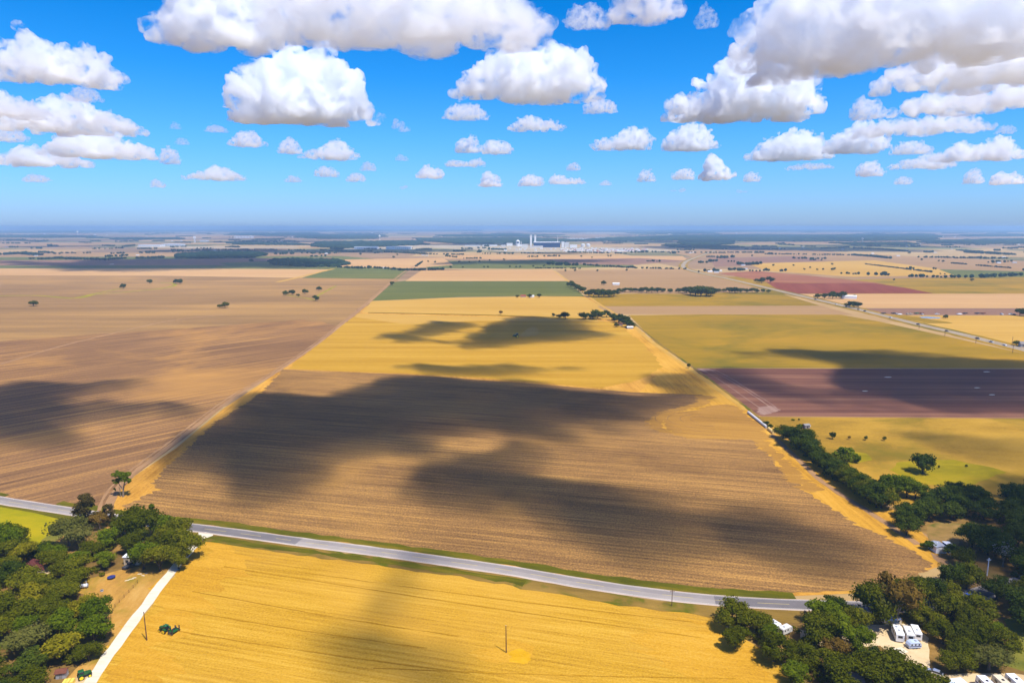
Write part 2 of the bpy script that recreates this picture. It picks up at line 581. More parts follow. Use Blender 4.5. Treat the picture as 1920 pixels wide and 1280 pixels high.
# x0, x1, top, base (photo px), profile, density, label
CL = [
 (10, 216, 78, 163, [.5, 1, .7, .62, .8, .45], .016, 'white cumulus with humped back, alone high above the blue gap at far left'),
 (130, 190, 167, 194, None, .010, 'small flat puff just under the humped white cumulus at left'),
 (285, 535, -40, 98, [.6, .8, .9, .95, .8], .016, 'ragged white lobe at the left end of the huge top cloud'),
 (470, 1050, -60, 106, [.7, .9, 1, .95, .8], .010, 'huge flat bottomed cumulus cut off by the top edge, centre'),
 (412, 722, 98, 234, [.45, .8, .85, 1, .9, .75, .4], .018, 'big rounded cumulus with frilly crown under the huge top cloud'),
 (828, 1150, 84, 194, [.35, .65, .8, .95, .9, 1, .6], .018, 'large cumulus with bright dome directly below the huge top cloud'),
 (823, 924, 190, 226, None, .014, 'oval puff tucked under the left end of the bright domed cumulus'),
 (1088, 1162, 180, 214, None, .014, 'oval puff tucked under the right end of the bright domed cumulus'),
 (1052, 1150, -5, 58, [.6, .7, .6], .009, 'thin torn shred of cloud right of the huge top cloud'),
 (1135, 1282, -60, 50, [.6, .9, 1, .7], .012, 'soft white cumulus touching the top edge right of centre'),
 (1300, 1348, 15, 55, None, .008, 'tiny torn scrap of cloud beside the huge grey based cloud'),
 (1236, 1545, 118, 229, [.4, .55, .6, .95, 1, .85, .95, .5], .02, 'bright cauliflower cumulus alone right of centre, taller on its right half'),
 (1375, 1960, -60, 142, [.5, .8, .95, 1, 1, .95, .9], .010, 'huge towering cumulus with blue grey base at top right'),
 (1660, 2010, 70, 172, [.4, .6, .8, .9], .012, 'grey flat shelf of cloud below the huge towering cumulus'),
 (1590, 1658, 183, 226, None, .010, 'small pointed puff left of the long flat cloud at right'),
 (1685, 1990, 160, 216, [.5, .7, .8, .9], .013, 'long flat cloud running off the right edge'),
 (940, 1071, 215, 248, [.4, .9, .7, .4], .016, 'neat flat cumulus centred in the clear blue below the domed cumulus'),
 (850, 905, 248, 287, None, .014, 'rounded puff, left one of the touching pair in the centre'),
 (893, 966, 256, 290, None, .014, 'rounded puff, right one of the touching pair in the centre'),
 (828, 918, 290, 314, [.7, .4, .9], .012, 'low double humped puff just below the touching pair'),
 (775, 838, 306, 335, None, .012, 'small dome shaped puff low in the sky left of centre'),
 (892, 946, 321, 350, None, .010, 'small rounded puff low over the horizon above the factory, first from left'),
 (967, 1025, 324, 349, None, .010, 'small rounded puff low over the horizon above the factory, second from left'),
 (1022, 1105, 320, 346, [.9, .5, .4], .009, 'small trailing puff low over the horizon above the factory, third from left'),
 (1059, 1091, 301, 320, None, .010, 'tiny round puff hanging above the trailing low puff'),
 (1122, 1148, 335, 348, None, .008, 'speck of cloud low over the horizon, right of the factory'),
 (1103, 1232, 237, 282, [.5, .5, .9, 1], .015, 'lumpy cumulus, left one of the pair below the cauliflower cumulus'),
 (1232, 1352, 234, 283, [.5, .9, 1, .5], .015, 'lumpy cumulus, right one of the pair below the cauliflower cumulus'),
 (1190, 1232, 315, 341, None, .008, 'faint puff left of the little peaked cloud near the horizon'),
 (1257, 1306, 311, 337, None, .010, 'round puff touching the left foot of the little peaked cloud'),
 (1306, 1380, 289, 338, [.5, 1, .6, .35], .012, 'little peaked cumulus low over the horizon right of centre'),
 (1392, 1427, 321, 341, None, .009, 'small faint puff right of the little peaked cloud'),
 (1390, 1562, 245, 302, [.3, .7, .9, .9, .7], .012, 'broad layered cumulus at the left end of the right hand cloud bank'),
 (1540, 1662, 232, 288, [.4, .7, 1, .6], .014, 'bright lumpy cumulus in the middle of the right hand cloud bank'),
 (1600, 1848, 221, 257, [.6, .8, .8, .9, .5], .011, 'long thin cloud stretched over the right hand cloud bank'),
 (1670, 1746, 262, 290, None, .011, 'oval puff under the long thin stretched cloud'),
 (1765, 1905, 262, 303, [.4, .8, .6, 1, .5], .010, 'uneven cloud with raised right end near the right edge'),
 (1672, 1788, 288, 318, [.4, .6, .9, .5], .009, 'faint flat cloud below the oval puff at right'),
 (1604, 1656, 301, 331, None, .010, 'small bright puff low under the right hand cloud bank'),
 (1470, 1566, 304, 319, None, .007, 'pale streak of cloud under the broad layered cumulus'),
 (1805, 1842, 319, 345, None, .007, 'faint small puff low near the right edge'),
 (1862, 1925, 318, 346, [.9, .6, .4], .009, 'low trailing puff cut by the right edge'),
 (1866, 1902, 236, 252, None, .008, 'tiny oval puff alone near the right edge'),
 (1676, 1710, 330, 346, None, .006, 'faint speck of cloud under the small bright puff'),
 (-60, 244, 193, 252, [.7, .7, .6, 1, .7, .55], .014, 'long heaped cumulus with bright hump reaching in from the left edge'),
 (-70, 82, 174, 222, [.8, 1, .7, .4], .012, 'pale sloping cloud behind the long heaped cumulus at the left edge'),
 (92, 285, 252, 298, [.5, .9, 1, .7, .7], .013, 'shaded heaped cumulus below the long heaped cumulus at left'),
 (-40, 160, 275, 313, [.5, .4, .9, .7, .4], .011, 'low bright lumps under the shaded heaped cumulus at left'),
 (-30, 45, 238, 266, None, .009, 'faint smear of cloud at the left edge'),
 (425, 501, 247, 276, [.5, .9, 1, .5], .013, 'neat oval cumulus below the big frilly cumulus'),
 (382, 429, 235, 249, None, .010, 'small flat sliver of cloud beside the neat oval cumulus'),
 (299, 341, 277, 308, None, .011, 'compact upright puff right of the shaded heaped cumulus'),
 (328, 356, 258, 272, None, .007, 'tiny puff above the compact upright puff'),
 (318, 341, 229, 243, None, .007, 'tiny puff hanging alone high above the compact upright puff'),
 (517, 571, 259, 289, [.5, 1, .5], .013, 'rounded puff at the left end of the wedge shaped cumulus'),
 (560, 676, 261, 300, [.3, .5, 1, .5], .013, 'wedge shaped cumulus with one tall peak left of centre'),
 (343, 468, 312, 339, [.4, .5, 1, .7, .4], .010, 'long low cloud near the horizon below the neat oval cumulus'),
 (733, 769, 217, 248, [1, .6, .4], .007, 'torn wisp in clear blue right of the big frilly cumulus'),
 (585, 641, 310, 332, None, .010, 'low oval puff beneath the wedge shaped cumulus, left one'),
 (646, 690, 321, 341, None, .009, 'low oval puff beneath the wedge shaped cumulus, right one'),
 (672, 710, 303, 321, None, .007, 'faint puff between the wedge shaped cumulus and the low oval puffs'),
 (532, 570, 328, 342, None, .008, 'pale low puff left of the low oval puffs'),
 (282, 311, 336, 352, None, .008, 'pale round puff low in the sky left of the long low cloud'),
 (738, 770, 289, 302, None, .006, 'faint thin puff alone left of the double humped puff'),
 (45, 92, 327, 342, None, .006, 'faint streak low in the sky near the left edge'),
]
for i, (x0, x1, tp, bs, pr, dn, lb) in enumerate(CL):
    big = (x1 - x0)
    cumulus(lb, x0, x1, tp, bs, pr, CLOUD_DENS * dn, seed=i + 3, res=(170 if big > 200 else 100 if big > 90 else 52), depth=.42, ragged=RAG)

SH = [
 ('low cloud overhead whose shadow covers the headland corner by the maroon field',
  [(1185,718),(1240,705),(1300,695),(1350,705),(1375,740),(1335,752),(1260,742)], 12, 80, .026, 60),
 ('low cloud overhead whose shadow fills the upper half of the dark stubble field',
  [(500,745),(640,738),(720,722),(850,706),(1000,718),(1180,743),(1310,738),(1345,752),(1290,768),(1240,778),(1212,800),(1240,826),(1100,815),(1050,822),(1000,830),(940,835),(880,840),(820,862),(740,870),(660,885),(600,925),(540,960),(440,975),(400,960),(370,915),(285,908),(340,858),(400,800),(430,770)], 15, 110, .028, 130),
 ('low cloud overhead whose shadow crosses the lower right of the stubble field',
  [(985,835),(1060,838),(1075,860),(1030,885),(1000,905),(1060,895),(1130,905),(1200,915),(1260,935),(1330,965),(1420,962),(1520,985),(1600,990),(1690,1030),(1690,1075),(1560,1100),(1440,1075),(1330,1062),(1280,1088),(1180,1068),(1080,1010),(1000,990),(940,985),(860,970),(770,935),(790,905),(880,880),(950,865)], 12, 95, .026, 120),
 ('low cloud overhead whose shadow lies left on the golden field beyond',
  [(705,634),(780,625),(830,604),(905,604),(885,618),(800,632),(850,644),(740,642)], 9, 110, .03, 80),
 ('low cloud overhead whose shadow lies round the working tractor',
  [(925,612),(1000,594),(1110,600),(1140,632),(1060,642),(960,648),(880,655),(880,642),(915,626)], 10, 110, .03, 90),
 ('low cloud overhead whose thin shadow edges the golden field nearest the stubble',
  [(735,690),(800,681),(900,691),(960,684),(1080,692),(1000,704),(900,706),(800,702)], 9, 90, .026, 90),
 ('low cloud overhead whose shadow covers the maroon ploughed field',
  [(1420,664),(1490,650),(1570,656),(1720,658),(1850,672),(1990,680),(2150,690),(2150,775),(1930,772),(1820,778),(1740,768),(1480,766),(1420,745),(1370,715),(1330,700),(1390,695),(1440,715),(1520,728),(1575,712),(1590,690),(1540,680)], 20, 100, .026, 120),
 ('low cloud overhead whose shadow spreads over the left edge of the brown field',
  [(-120,745),(60,716),(150,710),(270,722),(205,745),(240,765),(340,750),(440,758),(380,788),(280,782),(190,805),(150,838),(60,845),(-120,870)], 14, 85, .026, 100),
 ('low cloud overhead whose shadow darkens the thick wood beside the sheds',
  [(1800,925),(1860,905),(2050,895),(2100,1150),(1940,1150),(1865,1118),(1838,1075),(1825,1040),(1852,1000),(1815,965)], 9, 70, .03, 100),
 ('thin low cloud overhead veiling the dry pasture beside the ploughed field',
  [(1660,815),(1760,805),(1900,812),(2050,820),(2050,900),(1900,895),(1780,850)], 14, 50, .016, 70),
 ('thin low cloud overhead whose faint shadow streaks the nearest golden field',
  [(745,1055),(830,1050),(800,1120),(775,1180),(855,1235),(840,1330),(640,1330),(590,1240),(670,1190),(715,1120)], 9, 75, .026, 100),
 ('low cloud overhead whose long shadow bands the far fields at left',
  [(-40,488),(120,492),(160,488),(300,485),(460,481),(560,489),(650,497),(600,503),(480,501),(340,507),(120,509),(40,496)], 40, 130, .024, 110),
 ('low cloud overhead whose shadow bands the far fields at the centre',
  [(820,491),(1000,486),(1180,487),(1150,492),(1000,496),(820,496)], 40, 120, .022, 90),
]
for i, (lb, pl, sf, th, dn, ce) in enumerate(SH):
    shade_cloud(lb, pl, i + 1, sf, th, dn, ce)

# faint shreds low over the horizon, beyond counting
rs_ = random.Random(21)
bm = bmesh.new()
for i in range(34):
    px_, py_ = rs_.uniform(-20, 1940), rs_.uniform(286, 362)
    if any(c_[0] - 30 < px_ < c_[1] + 30 and c_[2] - 12 < py_ < c_[3] + 12 for c_ in CL):
        continue
    c0 = at(px_, py_, CLOUD_Z)
    m_ = c0.length / FPX
    w_ = rs_.uniform(7, 26) * m_
    for k in range(rs_.randint(3, 7)):
        r_ = w_ * rs_.uniform(.10, .22)
        c = c0 + Vector((rs_.uniform(-.5, .5) * w_, rs_.uniform(-.5, .5) * w_, rs_.uniform(0, .16) * w_))
        bmesh.ops.create_icosphere(bm, subdivisions=2, radius=1.0, matrix=Matrix.Translation(c) @ Matrix.Diagonal((r_ * 1.7, r_ * 1.4, r_ * .6, 1)))
me = bpy.data.meshes.new('cloud_shreds')
bm.to_mesh(me)
bm.free()
tmp = bpy.data.objects.new('cloud_shreds', me)
col.objects.link(tmp)
md = tmp.modifiers.new('r', 'REMESH')
md.mode = 'VOXEL'
md.voxel_size = 34.0
dg = bpy.context.evaluated_depsgraph_get()
dg.update()
me2 = bpy.data.meshes.new_from_object(tmp.evaluated_get(dg))
tmp.modifiers.clear()
bpy.data.objects.remove(tmp)
for v in me2.vertices:
    v.co += v.normal * (fbm_bill(v.co, 1 / 190.0, 4, 3) - .6) * 90
me2.materials.clear()
me2.materials.append(cm(CLOUD_DENS * .0022))
me2.name = 'cloud_shreds'
o = bpy.data.objects.new('cloud_shreds', me2)
col.objects.link(o)
o['kind'] = 'stuff'
HAZE_COL = (0.38, 0.64, 0.95, 1)
HAZE_DENS = 9.5e-5

# ---------------------------------------------------------------- ground, fields, roads
def S(o):
    o['kind'] = 'structure'
    return o


def vec_ang(a, b):
    d = at(*b) - at(*a)
    return math.atan2(d.y, d.x)


def sheet(name, px, mat, z, jit=0.0, seg=6.0, ang=0.0, seed=0, freq=0.12, world=False):
    """a flat sheet of ground; its edge wanders by jit metres along the working direction"""
    P = [Vector(p + (0,)) if world else at(*p) for p in px]
    out = []
    n = len(P)
    u = Vector((math.cos(ang), math.sin(ang), 0))
    w = Vector((-u.y, u.x, 0))
    for i in range(n):
        a, b = P[i], P[(i + 1) % n]
        k = max(1, min(160, int((b - a).length / seg))) if jit > 0 else 1
        for j in range(k):
            p = a.lerp(b, j / k)
            if jit > 0:
                q = Vector((p.x * freq * .25, p.y * freq, seed * 3.3))
                q2 = Vector((p.x * .02, p.y * .05, seed * 1.3))
                s = mn.noise(q) * 1.0 + mn.noise(q * 3.1) * .6 + mn.noise(q2) * 1.0
                p = p + u * (s * jit) + w * (mn.noise(q + Vector((9, 9, 9))) * jit * 0.12)
            out.append((p.x, p.y, z))
    SHEETS.append(name)
    out = [(a, b, c + len(SHEETS) * 3e-4) for a, b, c in out]
    return S(link_mesh(name, out, [tuple(range(len(out)))], mat))


SHEETS = []


def smooth_line(P, step):
    """Catmull-Rom through ground points"""
    P = [Vector(p) for p in P]
    Q = [P[0] * 2 - P[1]] + P + [P[-1] * 2 - P[-2]]
    out = []
    for i in range(1, len(Q) - 2):
        p0, p1, p2, p3 = Q[i - 1:i + 3]
        k = max(2, int((p2 - p1).length / step))
        for j in range(k):
            t = j / k
            out.append(0.5 * ((2 * p1) + (p2 - p0) * t + (2 * p0 - 5 * p1 + 4 * p2 - p3) * t * t + (3 * p1 - p0 - 3 * p2 + p3) * t ** 3))
    out.append(P[-1])
    return out


def strip(name, line, w0, w1, mat, z, jit=0.0, seed=0, dash=None, a=0.0, b=1.0):
    """a band from offset w0 to w1 (metres, left of travel positive) along a ground line"""
    SHEETS.append(name)
    z += len(SHEETS) * 3e-4
    n = len(line)
    i0, i1 = int(a * (n - 1)), int(b * (n - 1))
    V, F = [], []
    acc = 0.0
    for i in range(i0, i1 + 1):
        p = line[i]
        t = (line[min(i + 1, n - 1)] - line[max(i - 1, 0)]).normalized()
        nr = Vector((-t.y, t.x, 0))
        j0 = mn.noise(Vector((p.x * .15, p.y * .15, seed))) * jit
        j1 = mn.noise(Vector((p.x * .15, p.y * .15, seed + 7))) * jit
        V += [tuple((p + nr * (w0 + j0)).xy) + (z,), tuple((p + nr * (w1 + j1)).xy) + (z,)]
        if i > i0:
            acc += (p - line[i - 1]).length
            if dash is None or (acc % (dash[0] + dash[1])) < dash[0]:
                k = len(V) - 4
                F.append((k, k + 2, k + 3, k + 1))
    return S(link_mesh(name, V, F, mat))


ROWS_C = vec_ang((1053, 853), (1280, 870))
ROWS_B = vec_ang((472, 1163), (776, 1211))
ROWS_L = vec_ang((215, 735), (500, 690))
GRID = vec_ang((700, 520), (1000, 520)) + R(0)


def patchwork_mat():
    m, nt, out = new_mat('far_farmland')
    p = principled(nt, out, 0.95, 0.05)
    tc = nt.nodes.new('ShaderNodeTexCoord')
    mp = nt.nodes.new('ShaderNodeMapping')
    mp.inputs['Rotation'].default_value = (0, 0, R(-3))
    mp.inputs['Scale'].default_value = (1 / 900.0, 1 / 700.0, 0)
    nt.links.new(tc.outputs['Object'], mp.inputs['Vector'])
    v = mp.outputs[0]
    vo = nt.nodes.new('ShaderNodeTexVoronoi')
    vo.distance = 'CHEBYCHEV'
    vo.inputs['Scale'].default_value = 1.0
    vo.inputs['Randomness'].default_value = 0.75
    nt.links.new(v, vo.inputs['Vector'])
    sp = nt.nodes.new('ShaderNodeSeparateColor')
    nt.links.new(vo.outputs['Color'], sp.inputs[0])
    c = ramp(nt, sp.outputs[0], [(0.0, srgb(166, 126, 78)), (.16, srgb(146, 112, 78)), (.28, srgb(190, 152, 92)), (.42, srgb(124, 98, 70)),
                                 (.52, srgb(172, 132, 88)), (.62, srgb(120, 124, 62)), (.72, srgb(192, 158, 98)), (.82, srgb(140, 108, 76)), (.90, srgb(78, 92, 44))])
    for n in nt.nodes:
        if n.type == 'VALTORGB':
            n.color_ramp.interpolation = 'CONSTANT'
    nz = noise_at(nt, vmath(nt, 'MULTIPLY', tc.outputs['Object'], (0.0015, 0.01, 0)), 1.0, 5, .65)
    c = mixc(nt, 0.35, c, ramp(nt, nz, [(.3, srgb(120, 90, 62)), (.7, srgb(222, 186, 130))]))
    nt.links.new(c, p.inputs['Base Color'])
    return m


S(link_mesh('ground', [(-70000, -400, 0), (70000, -400, 0), (70000, 70000, 0), (-70000, 70000, 0)], [(0, 1, 2, 3)], patchwork_mat()))

M_GOLD = field_mat('gold_margin', srgb(160, 108, 34), srgb(208, 150, 58), srgb(228, 172, 74), ang=vec_ang((500, 712), (640, 600)), streak=(.02, .35), patch=.03, streak_w=.4, patch_w=.6, grain=.7, grain_w=.5)
M_GOLDR = field_mat('gold_headland', srgb(165, 115, 36), srgb(210, 154, 50), srgb(228, 174, 74), ang=vec_ang((1560, 890), (1330, 715)), streak=(.015, .3), patch=.02, streak_w=.5, patch_w=.6, grain=.7, grain_w=.4)
M_STUB = field_mat('brown_stubble', srgb(84, 60, 38), srgb(150, 110, 62), srgb(216, 162, 82), ang=ROWS_C, streak=(.012, .6), patch=.012, streak_w=.6, patch_w=.42, grain=1.3, grain_w=.85, rows=.05, row_w=2.6, contrast=.48, tint=srgb(196, 144, 68), tint_scale=.011, tint_w=(.54, .95))
M_LEFT = field_mat('brown_field', srgb(96, 70, 48), srgb(148, 108, 68), srgb(212, 158, 82), ang=ROWS_L, streak=(.005, .26), patch=.006, streak_w=.8, patch_w=.5, grain=.9, grain_w=.6, rows=.05, row_w=5, contrast=.54, tint=srgb(206, 150, 74), tint_scale=.006, tint_w=(.5, .8))
M_LEFTFAR = field_mat('brown_field_far', srgb(122, 92, 56), srgb(160, 122, 72), srgb(202, 154, 82), ang=GRID, streak=(.0012, .03), patch=.004, streak_w=.5, patch_w=.8, grain=.3, contrast=.8)
M_FRONT = field_mat('golden_stubble', srgb(150, 106, 22), srgb(202, 152, 40), srgb(228, 180, 70), ang=ROWS_B, streak=(.02, .8), patch=.02, streak_w=.7, patch_w=.6, grain=1.6, grain_w=.9, rows=.06, row_w=2.2, contrast=.52, tint=srgb(214, 162, 62), tint_scale=.014, tint_w=(.45, .8))
M_GMID = field_mat('golden_crop', srgb(170, 124, 30), srgb(194, 146, 42), srgb(214, 168, 64), ang=GRID, streak=(.0015, .05), patch=.005, streak_w=.9, patch_w=.4, grain=.2, contrast=.75)
M_GPALE = field_mat('pale_gold_crop', srgb(186, 140, 54), srgb(202, 156, 66), srgb(216, 170, 82), ang=GRID, streak=(.001, .03), patch=.004, contrast=.7)
M_OLIVE = field_mat('olive_gold_crop', srgb(130, 104, 22), srgb(162, 126, 26), srgb(186, 138, 32), ang=GRID + R(3), streak=(.002, .02), patch=.006, streak_w=.5, patch_w=.9, contrast=.7, tint=srgb(108, 100, 24), tint_scale=.006, tint_w=(.5, .72))
M_MAROON = field_mat('maroon_soil', srgb(96, 60, 48), srgb(126, 84, 64), srgb(172, 124, 90), ang=vec_ang((1500, 740), (1800, 741)), streak=(.0012, .09), patch=.004, streak_w=1.1, patch_w=.3, rows=.08, row_w=9, grain_w=.2, contrast=.8)
M_PAST = field_mat('dry_pasture', srgb(124, 94, 28), srgb(178, 136, 42), srgb(206, 160, 58), ang=GRID + R(5), streak=(.012, .03), patch=.018, streak_w=.35, patch_w=.9, grain=.5, grain_w=.4, contrast=.7, tint=srgb(120, 104, 24), tint_scale=.014, tint_w=(.52, .70))
M_GREEN = field_mat('green_crop', srgb(88, 92, 40), srgb(106, 108, 48), srgb(134, 126, 58), ang=GRID, streak=(.001, .02), patch=.004, contrast=.8)
M_TAN = field_mat('tan_stubble', srgb(186, 140, 84), srgb(202, 156, 98), srgb(214, 172, 114), ang=GRID, streak=(.0008, .02), patch=.003, contrast=.8)
M_PINK = field_mat('pinkish_soil', srgb(154, 118, 74), srgb(172, 134, 86), srgb(188, 148, 98), ang=GRID, streak=(.0008, .02), patch=.003, contrast=.8)
M_BROWNF = field_mat('brown_soil', srgb(132, 98, 76), srgb(148, 110, 84), srgb(166, 126, 94), ang=GRID, streak=(.0008, .03), patch=.003, contrast=.8)
M_RED = field_mat('red_soil', srgb(120, 58, 36), srgb(134, 66, 42), srgb(152, 82, 54), ang=vec_ang((1480, 552), (1460, 530)), streak=(.002, .04), patch=.004, contrast=.8, rows=.06, row_w=16)
M_REDL = field_mat('pale_red_soil', srgb(142, 86, 54), srgb(160, 100, 64), srgb(180, 124, 78), ang=GRID, streak=(.001, .03), patch=.004, contrast=.8)
M_YG = field_mat('yellow_green_meadow', srgb(112, 114, 8), srgb(156, 146, 10), srgb(188, 162, 18), ang=vec_ang((0, 946), (95, 962)), streak=(.03, .1), patch=.05, grain=1.0, streak_w=.3, patch_w=.8, contrast=.7)
M_YARD = field_mat('dry_yard', srgb(150, 108, 48), srgb(196, 146, 66), srgb(222, 178, 100), ang=vec_ang((180, 1260), (350, 1040)), streak=(.04, .2), patch=.06, grain=1.0, streak_w=.4, patch_w=.8, contrast=.75, tint=srgb(150, 128, 40), tint_scale=.05, tint_w=(.52, .66))
M_LITTER = field_mat('leaf_litter', srgb(96, 76, 40), srgb(140, 108, 54), srgb(190, 146, 78), patch=.08, grain=1.0, streak=(.1, .1), patch_w=.9, contrast=.7)
M_VERGE = field_mat('green_verge', srgb(64, 66, 10), srgb(98, 94, 14), srgb(140, 116, 30), ang=vec_ang((440, 997), (830, 1049)), streak=(.03, .4), patch=.08, grain=1.4, patch_w=.8, contrast=.7)
M_VERGEB = field_mat('brown_verge', srgb(104, 84, 36), srgb(140, 110, 48), srgb(170, 134, 62), ang=vec_ang((440, 997), (830, 1049)), streak=(.03, .4), patch=.06, grain=1.4, patch_w=.8, contrast=.7, tint=srgb(96, 98, 16), tint_scale=.05, tint_w=(.5, .6))
M_LOT = field_mat('pale_gravel', srgb(200, 168, 118), srgb(226, 198, 150), srgb(238, 216, 176), patch=.08, grain=1.0, streak=(.06, .1), patch_w=.9, contrast=.7)
M_LAWN = field_mat('mown_grass', srgb(88, 96, 34), srgb(128, 122, 46), srgb(164, 140, 66), patch=.05, grain=1.0, streak=(.05, .1), patch_w=.9, contrast=.7)
M_TRACK = field_mat('bare_track', srgb(140, 104, 70), srgb(172, 132, 90), srgb(196, 152, 102), ang=vec_ang((500, 712), (640, 600)), streak=(.02, .7), patch=.03, streak_w=.7, grain=.8, contrast=.7)
M_GRAVEL = field_mat('white_gravel', srgb(214, 196, 160), srgb(232, 218, 188), srgb(240, 230, 206), patch=.15, grain=2.0, streak=(.1, .8), contrast=.7)
M_LEVEL = field_mat('white_flat', srgb(136, 100, 84), srgb(154, 120, 102), srgb(178, 146, 124), ang=vec_ang((1340, 705), (1440, 775)), streak=(.01, .25), patch=.02, streak_w=1, contrast=.7)


def road_mat(name, a, b, c):
    return field_mat(name, a, b, c, patch=.05, grain=1.5, streak=(.05, .05), patch_w=.6, contrast=.8)


M_ROADL = road_mat('worn_asphalt', srgb(150, 140, 130), srgb(168, 157, 146), srgb(186, 174, 162))
M_ROADM = road_mat('lane_asphalt', srgb(138, 129, 122), srgb(154, 144, 136), srgb(170, 159, 150))
M_ROADD = road_mat('dark_asphalt', srgb(108, 102, 100), srgb(126, 119, 116), srgb(146, 138, 132))
M_SHOULDER = road_mat('pale_shoulder', srgb(196, 172, 150), srgb(212, 188, 166), srgb(226, 206, 184))
M_HWY = road_mat('highway_concrete', srgb(170, 148, 120), srgb(184, 162, 134), srgb(198, 178, 150))
M_HWYD = road_mat('highway_lane', srgb(150, 132, 112), srgb(164, 146, 124), srgb(176, 158, 136))
M_PAINT = plain('road_paint', (.62, .58, .50), .7, .2, var=.2, scale=.5)
M_YPAINT = plain('yellow_road_paint', (.55, .42, .12), .7, .2, var=.2, scale=.5)

# far and middle fields
sheet('crop_field', [(-600, 484), (640, 480), (760, 490), (765, 506), (620, 505), (300, 503), (-600, 503)], M_GREEN, .03)
sheet('ploughed_field', [(-400, 490), (200, 487), (620, 483), (640, 489), (480, 497), (100, 498), (-400, 497)], M_BROWNF, .06)
sheet('crop_field', [(410, 493), (620, 486), (660, 497), (600, 503), (440, 501)], M_GREEN, .09)
sheet('stubble_field', [(-700, 503), (300, 503.5), (620, 505), (565, 521), (300, 517), (-700, 513)], M_TAN, .06)
sheet('stubble_field', [(620, 487), (830, 483), (850, 497), (765, 503), (640, 500)], M_TAN, .09)
sheet('stubble_field', [(840, 478), (1280, 480), (1290, 488), (830, 485)], M_TAN, .03)
sheet('stubble_field', [(1240, 470), (1540, 468), (1600, 478), (1300, 482)], M_PINK, .03)
sheet('stubble_field', [(1560, 474), (1940, 490), (1940, 512), (1700, 500), (1540, 488)], M_PINK, .04)
sheet('stubble_field', [(1400, 494), (1640, 488), (1840, 515), (1600, 519), (1440, 508)], M_GPALE, .06)
sheet('crop_field', [(1760, 505), (1930, 509), (1940, 519), (1800, 520)], M_GREEN, .06)
sheet('ploughed_field', [(1330, 484), (1500, 480), (1560, 492), (1430, 497), (1340, 500)], M_BROWNF, .05)
sheet('crop_field', [(795, 489), (1180, 488), (1190, 500), (1000, 504), (800, 503)], M_GREEN, .05)
sheet('ploughed_field', [(1030, 486), (1200, 484), (1290, 489), (1180, 497), (1060, 495)], M_BROWNF, .09)
sheet('crop_field', [(565, 521), (620, 505), (700, 503), (768, 505), (746, 523)], M_GREEN, .07)
sheet('stubble_field', [(760, 527), (790, 507), (1035, 505), (1064, 527)], M_TAN, .07)
sheet('stubble_field', [(1042, 507), (1285, 503), (1320, 513), (1440, 545), (1300, 551), (1110, 550), (1070, 528)], M_PINK, .06)
sheet('crop_field', [(698, 564), (737, 529), (760, 526.5), (1065, 526.5), (1096, 556), (990, 555), (860, 557), (770, 561)], M_GREEN, .06)
sheet('crop_field', [(1100, 552), (1300, 549), (1455, 547), (1540, 574), (1125, 575)], M_OLIVE, .05)
sheet('stubble_field', [(1120, 574), (1540, 573), (1600, 590), (1142, 589)], M_PINK, .06)
sheet('crop_field', [(1300, 520), (1500, 517), (1600, 524), (1930, 517), (2000, 517), (2000, 550), (1745, 551), (1440, 552), (1420, 540)], M_OLIVE, .05)
sheet('ploughed_field', [(1345, 512), (1420, 508), (1540, 519), (1660, 532), (1440, 529)], M_REDL, .08)
sheet('ploughed_field', [(1437, 529), (1500, 530.5), (1640, 531), (1700, 540), (1750, 550), (1470, 550.5)], M_RED, .10)
sheet('stubble_field', [(1470, 551), (2000, 550.5), (2000, 578), (1620, 577), (1560, 568)], M_TAN, .06)
sheet('ploughed_field', [(1600, 578), (2000, 578), (2000, 591), (1700, 590.5), (1640, 588)], M_BROWNF, .07)
sheet('stubble_field', [(1655, 592), (2000, 591), (2100, 672), (1920, 651), (1800, 624)], M_GPALE, .06)
sheet('grass_strip', [(1655, 590), (1700, 591), (1790, 606), (1740, 606)], M_OLIVE, .09, jit=3)

# the big fields
sheet('brown_field', [(-900, 860), (0, 931), (200, 962), (225, 930), (250, 893), (345, 822), (440, 745), (520, 700), (600, 645), (667, 590), (702, 560), (742, 526), (752, 519.5), (560, 521), (300, 516), (-900, 512)], M_LEFT, .03)
sheet('brown_field', [(-900, 650), (0, 640), (560, 600), (640, 612), (667, 590), (702, 560), (742, 526), (752, 519.5), (560, 521), (300, 516), (-900, 512)], M_LEFTFAR, .045, jit=14, ang=ROWS_L, seed=5, freq=.02)
sheet('gold_field', [(192, 955), (345, 985), (700, 1022), (1080, 1082), (1460, 1118), (1600, 1112), (1760, 1062), (1778, 1040), (1740, 1008), (1690, 965), (1640, 940), (1560, 890), (1490, 832), (1450, 800), (1410, 772), (1330, 715), (1230, 645), (1180, 603), (1120, 565), (1096, 556), (990, 555.5), (698, 564.5), (665, 592), (600, 640), (500, 712), (420, 765), (330, 840), (255, 890), (215, 930)], M_GOLD, .03)
sheet('gold_headland', [(1096, 556), (1180, 603), (1230, 645), (1330, 715), (1410, 772), (1450, 800), (1490, 832), (1560, 890), (1640, 940), (1690, 965), (1740, 1008), (1778, 1040), (1760, 1062), (1600, 1112), (1560, 1040), (1380, 880), (1220, 810), (1200, 740), (1230, 700), (1165, 600), (1060, 556)], M_GOLDR, .045, jit=5, ang=ROWS_C, seed=3)
sheet('gold_field', [(698, 564.5), (860, 558), (990, 556), (1096, 557), (1135, 578), (1160, 598), (1110, 597), (900, 590), (678, 586)], M_GPALE, .05)
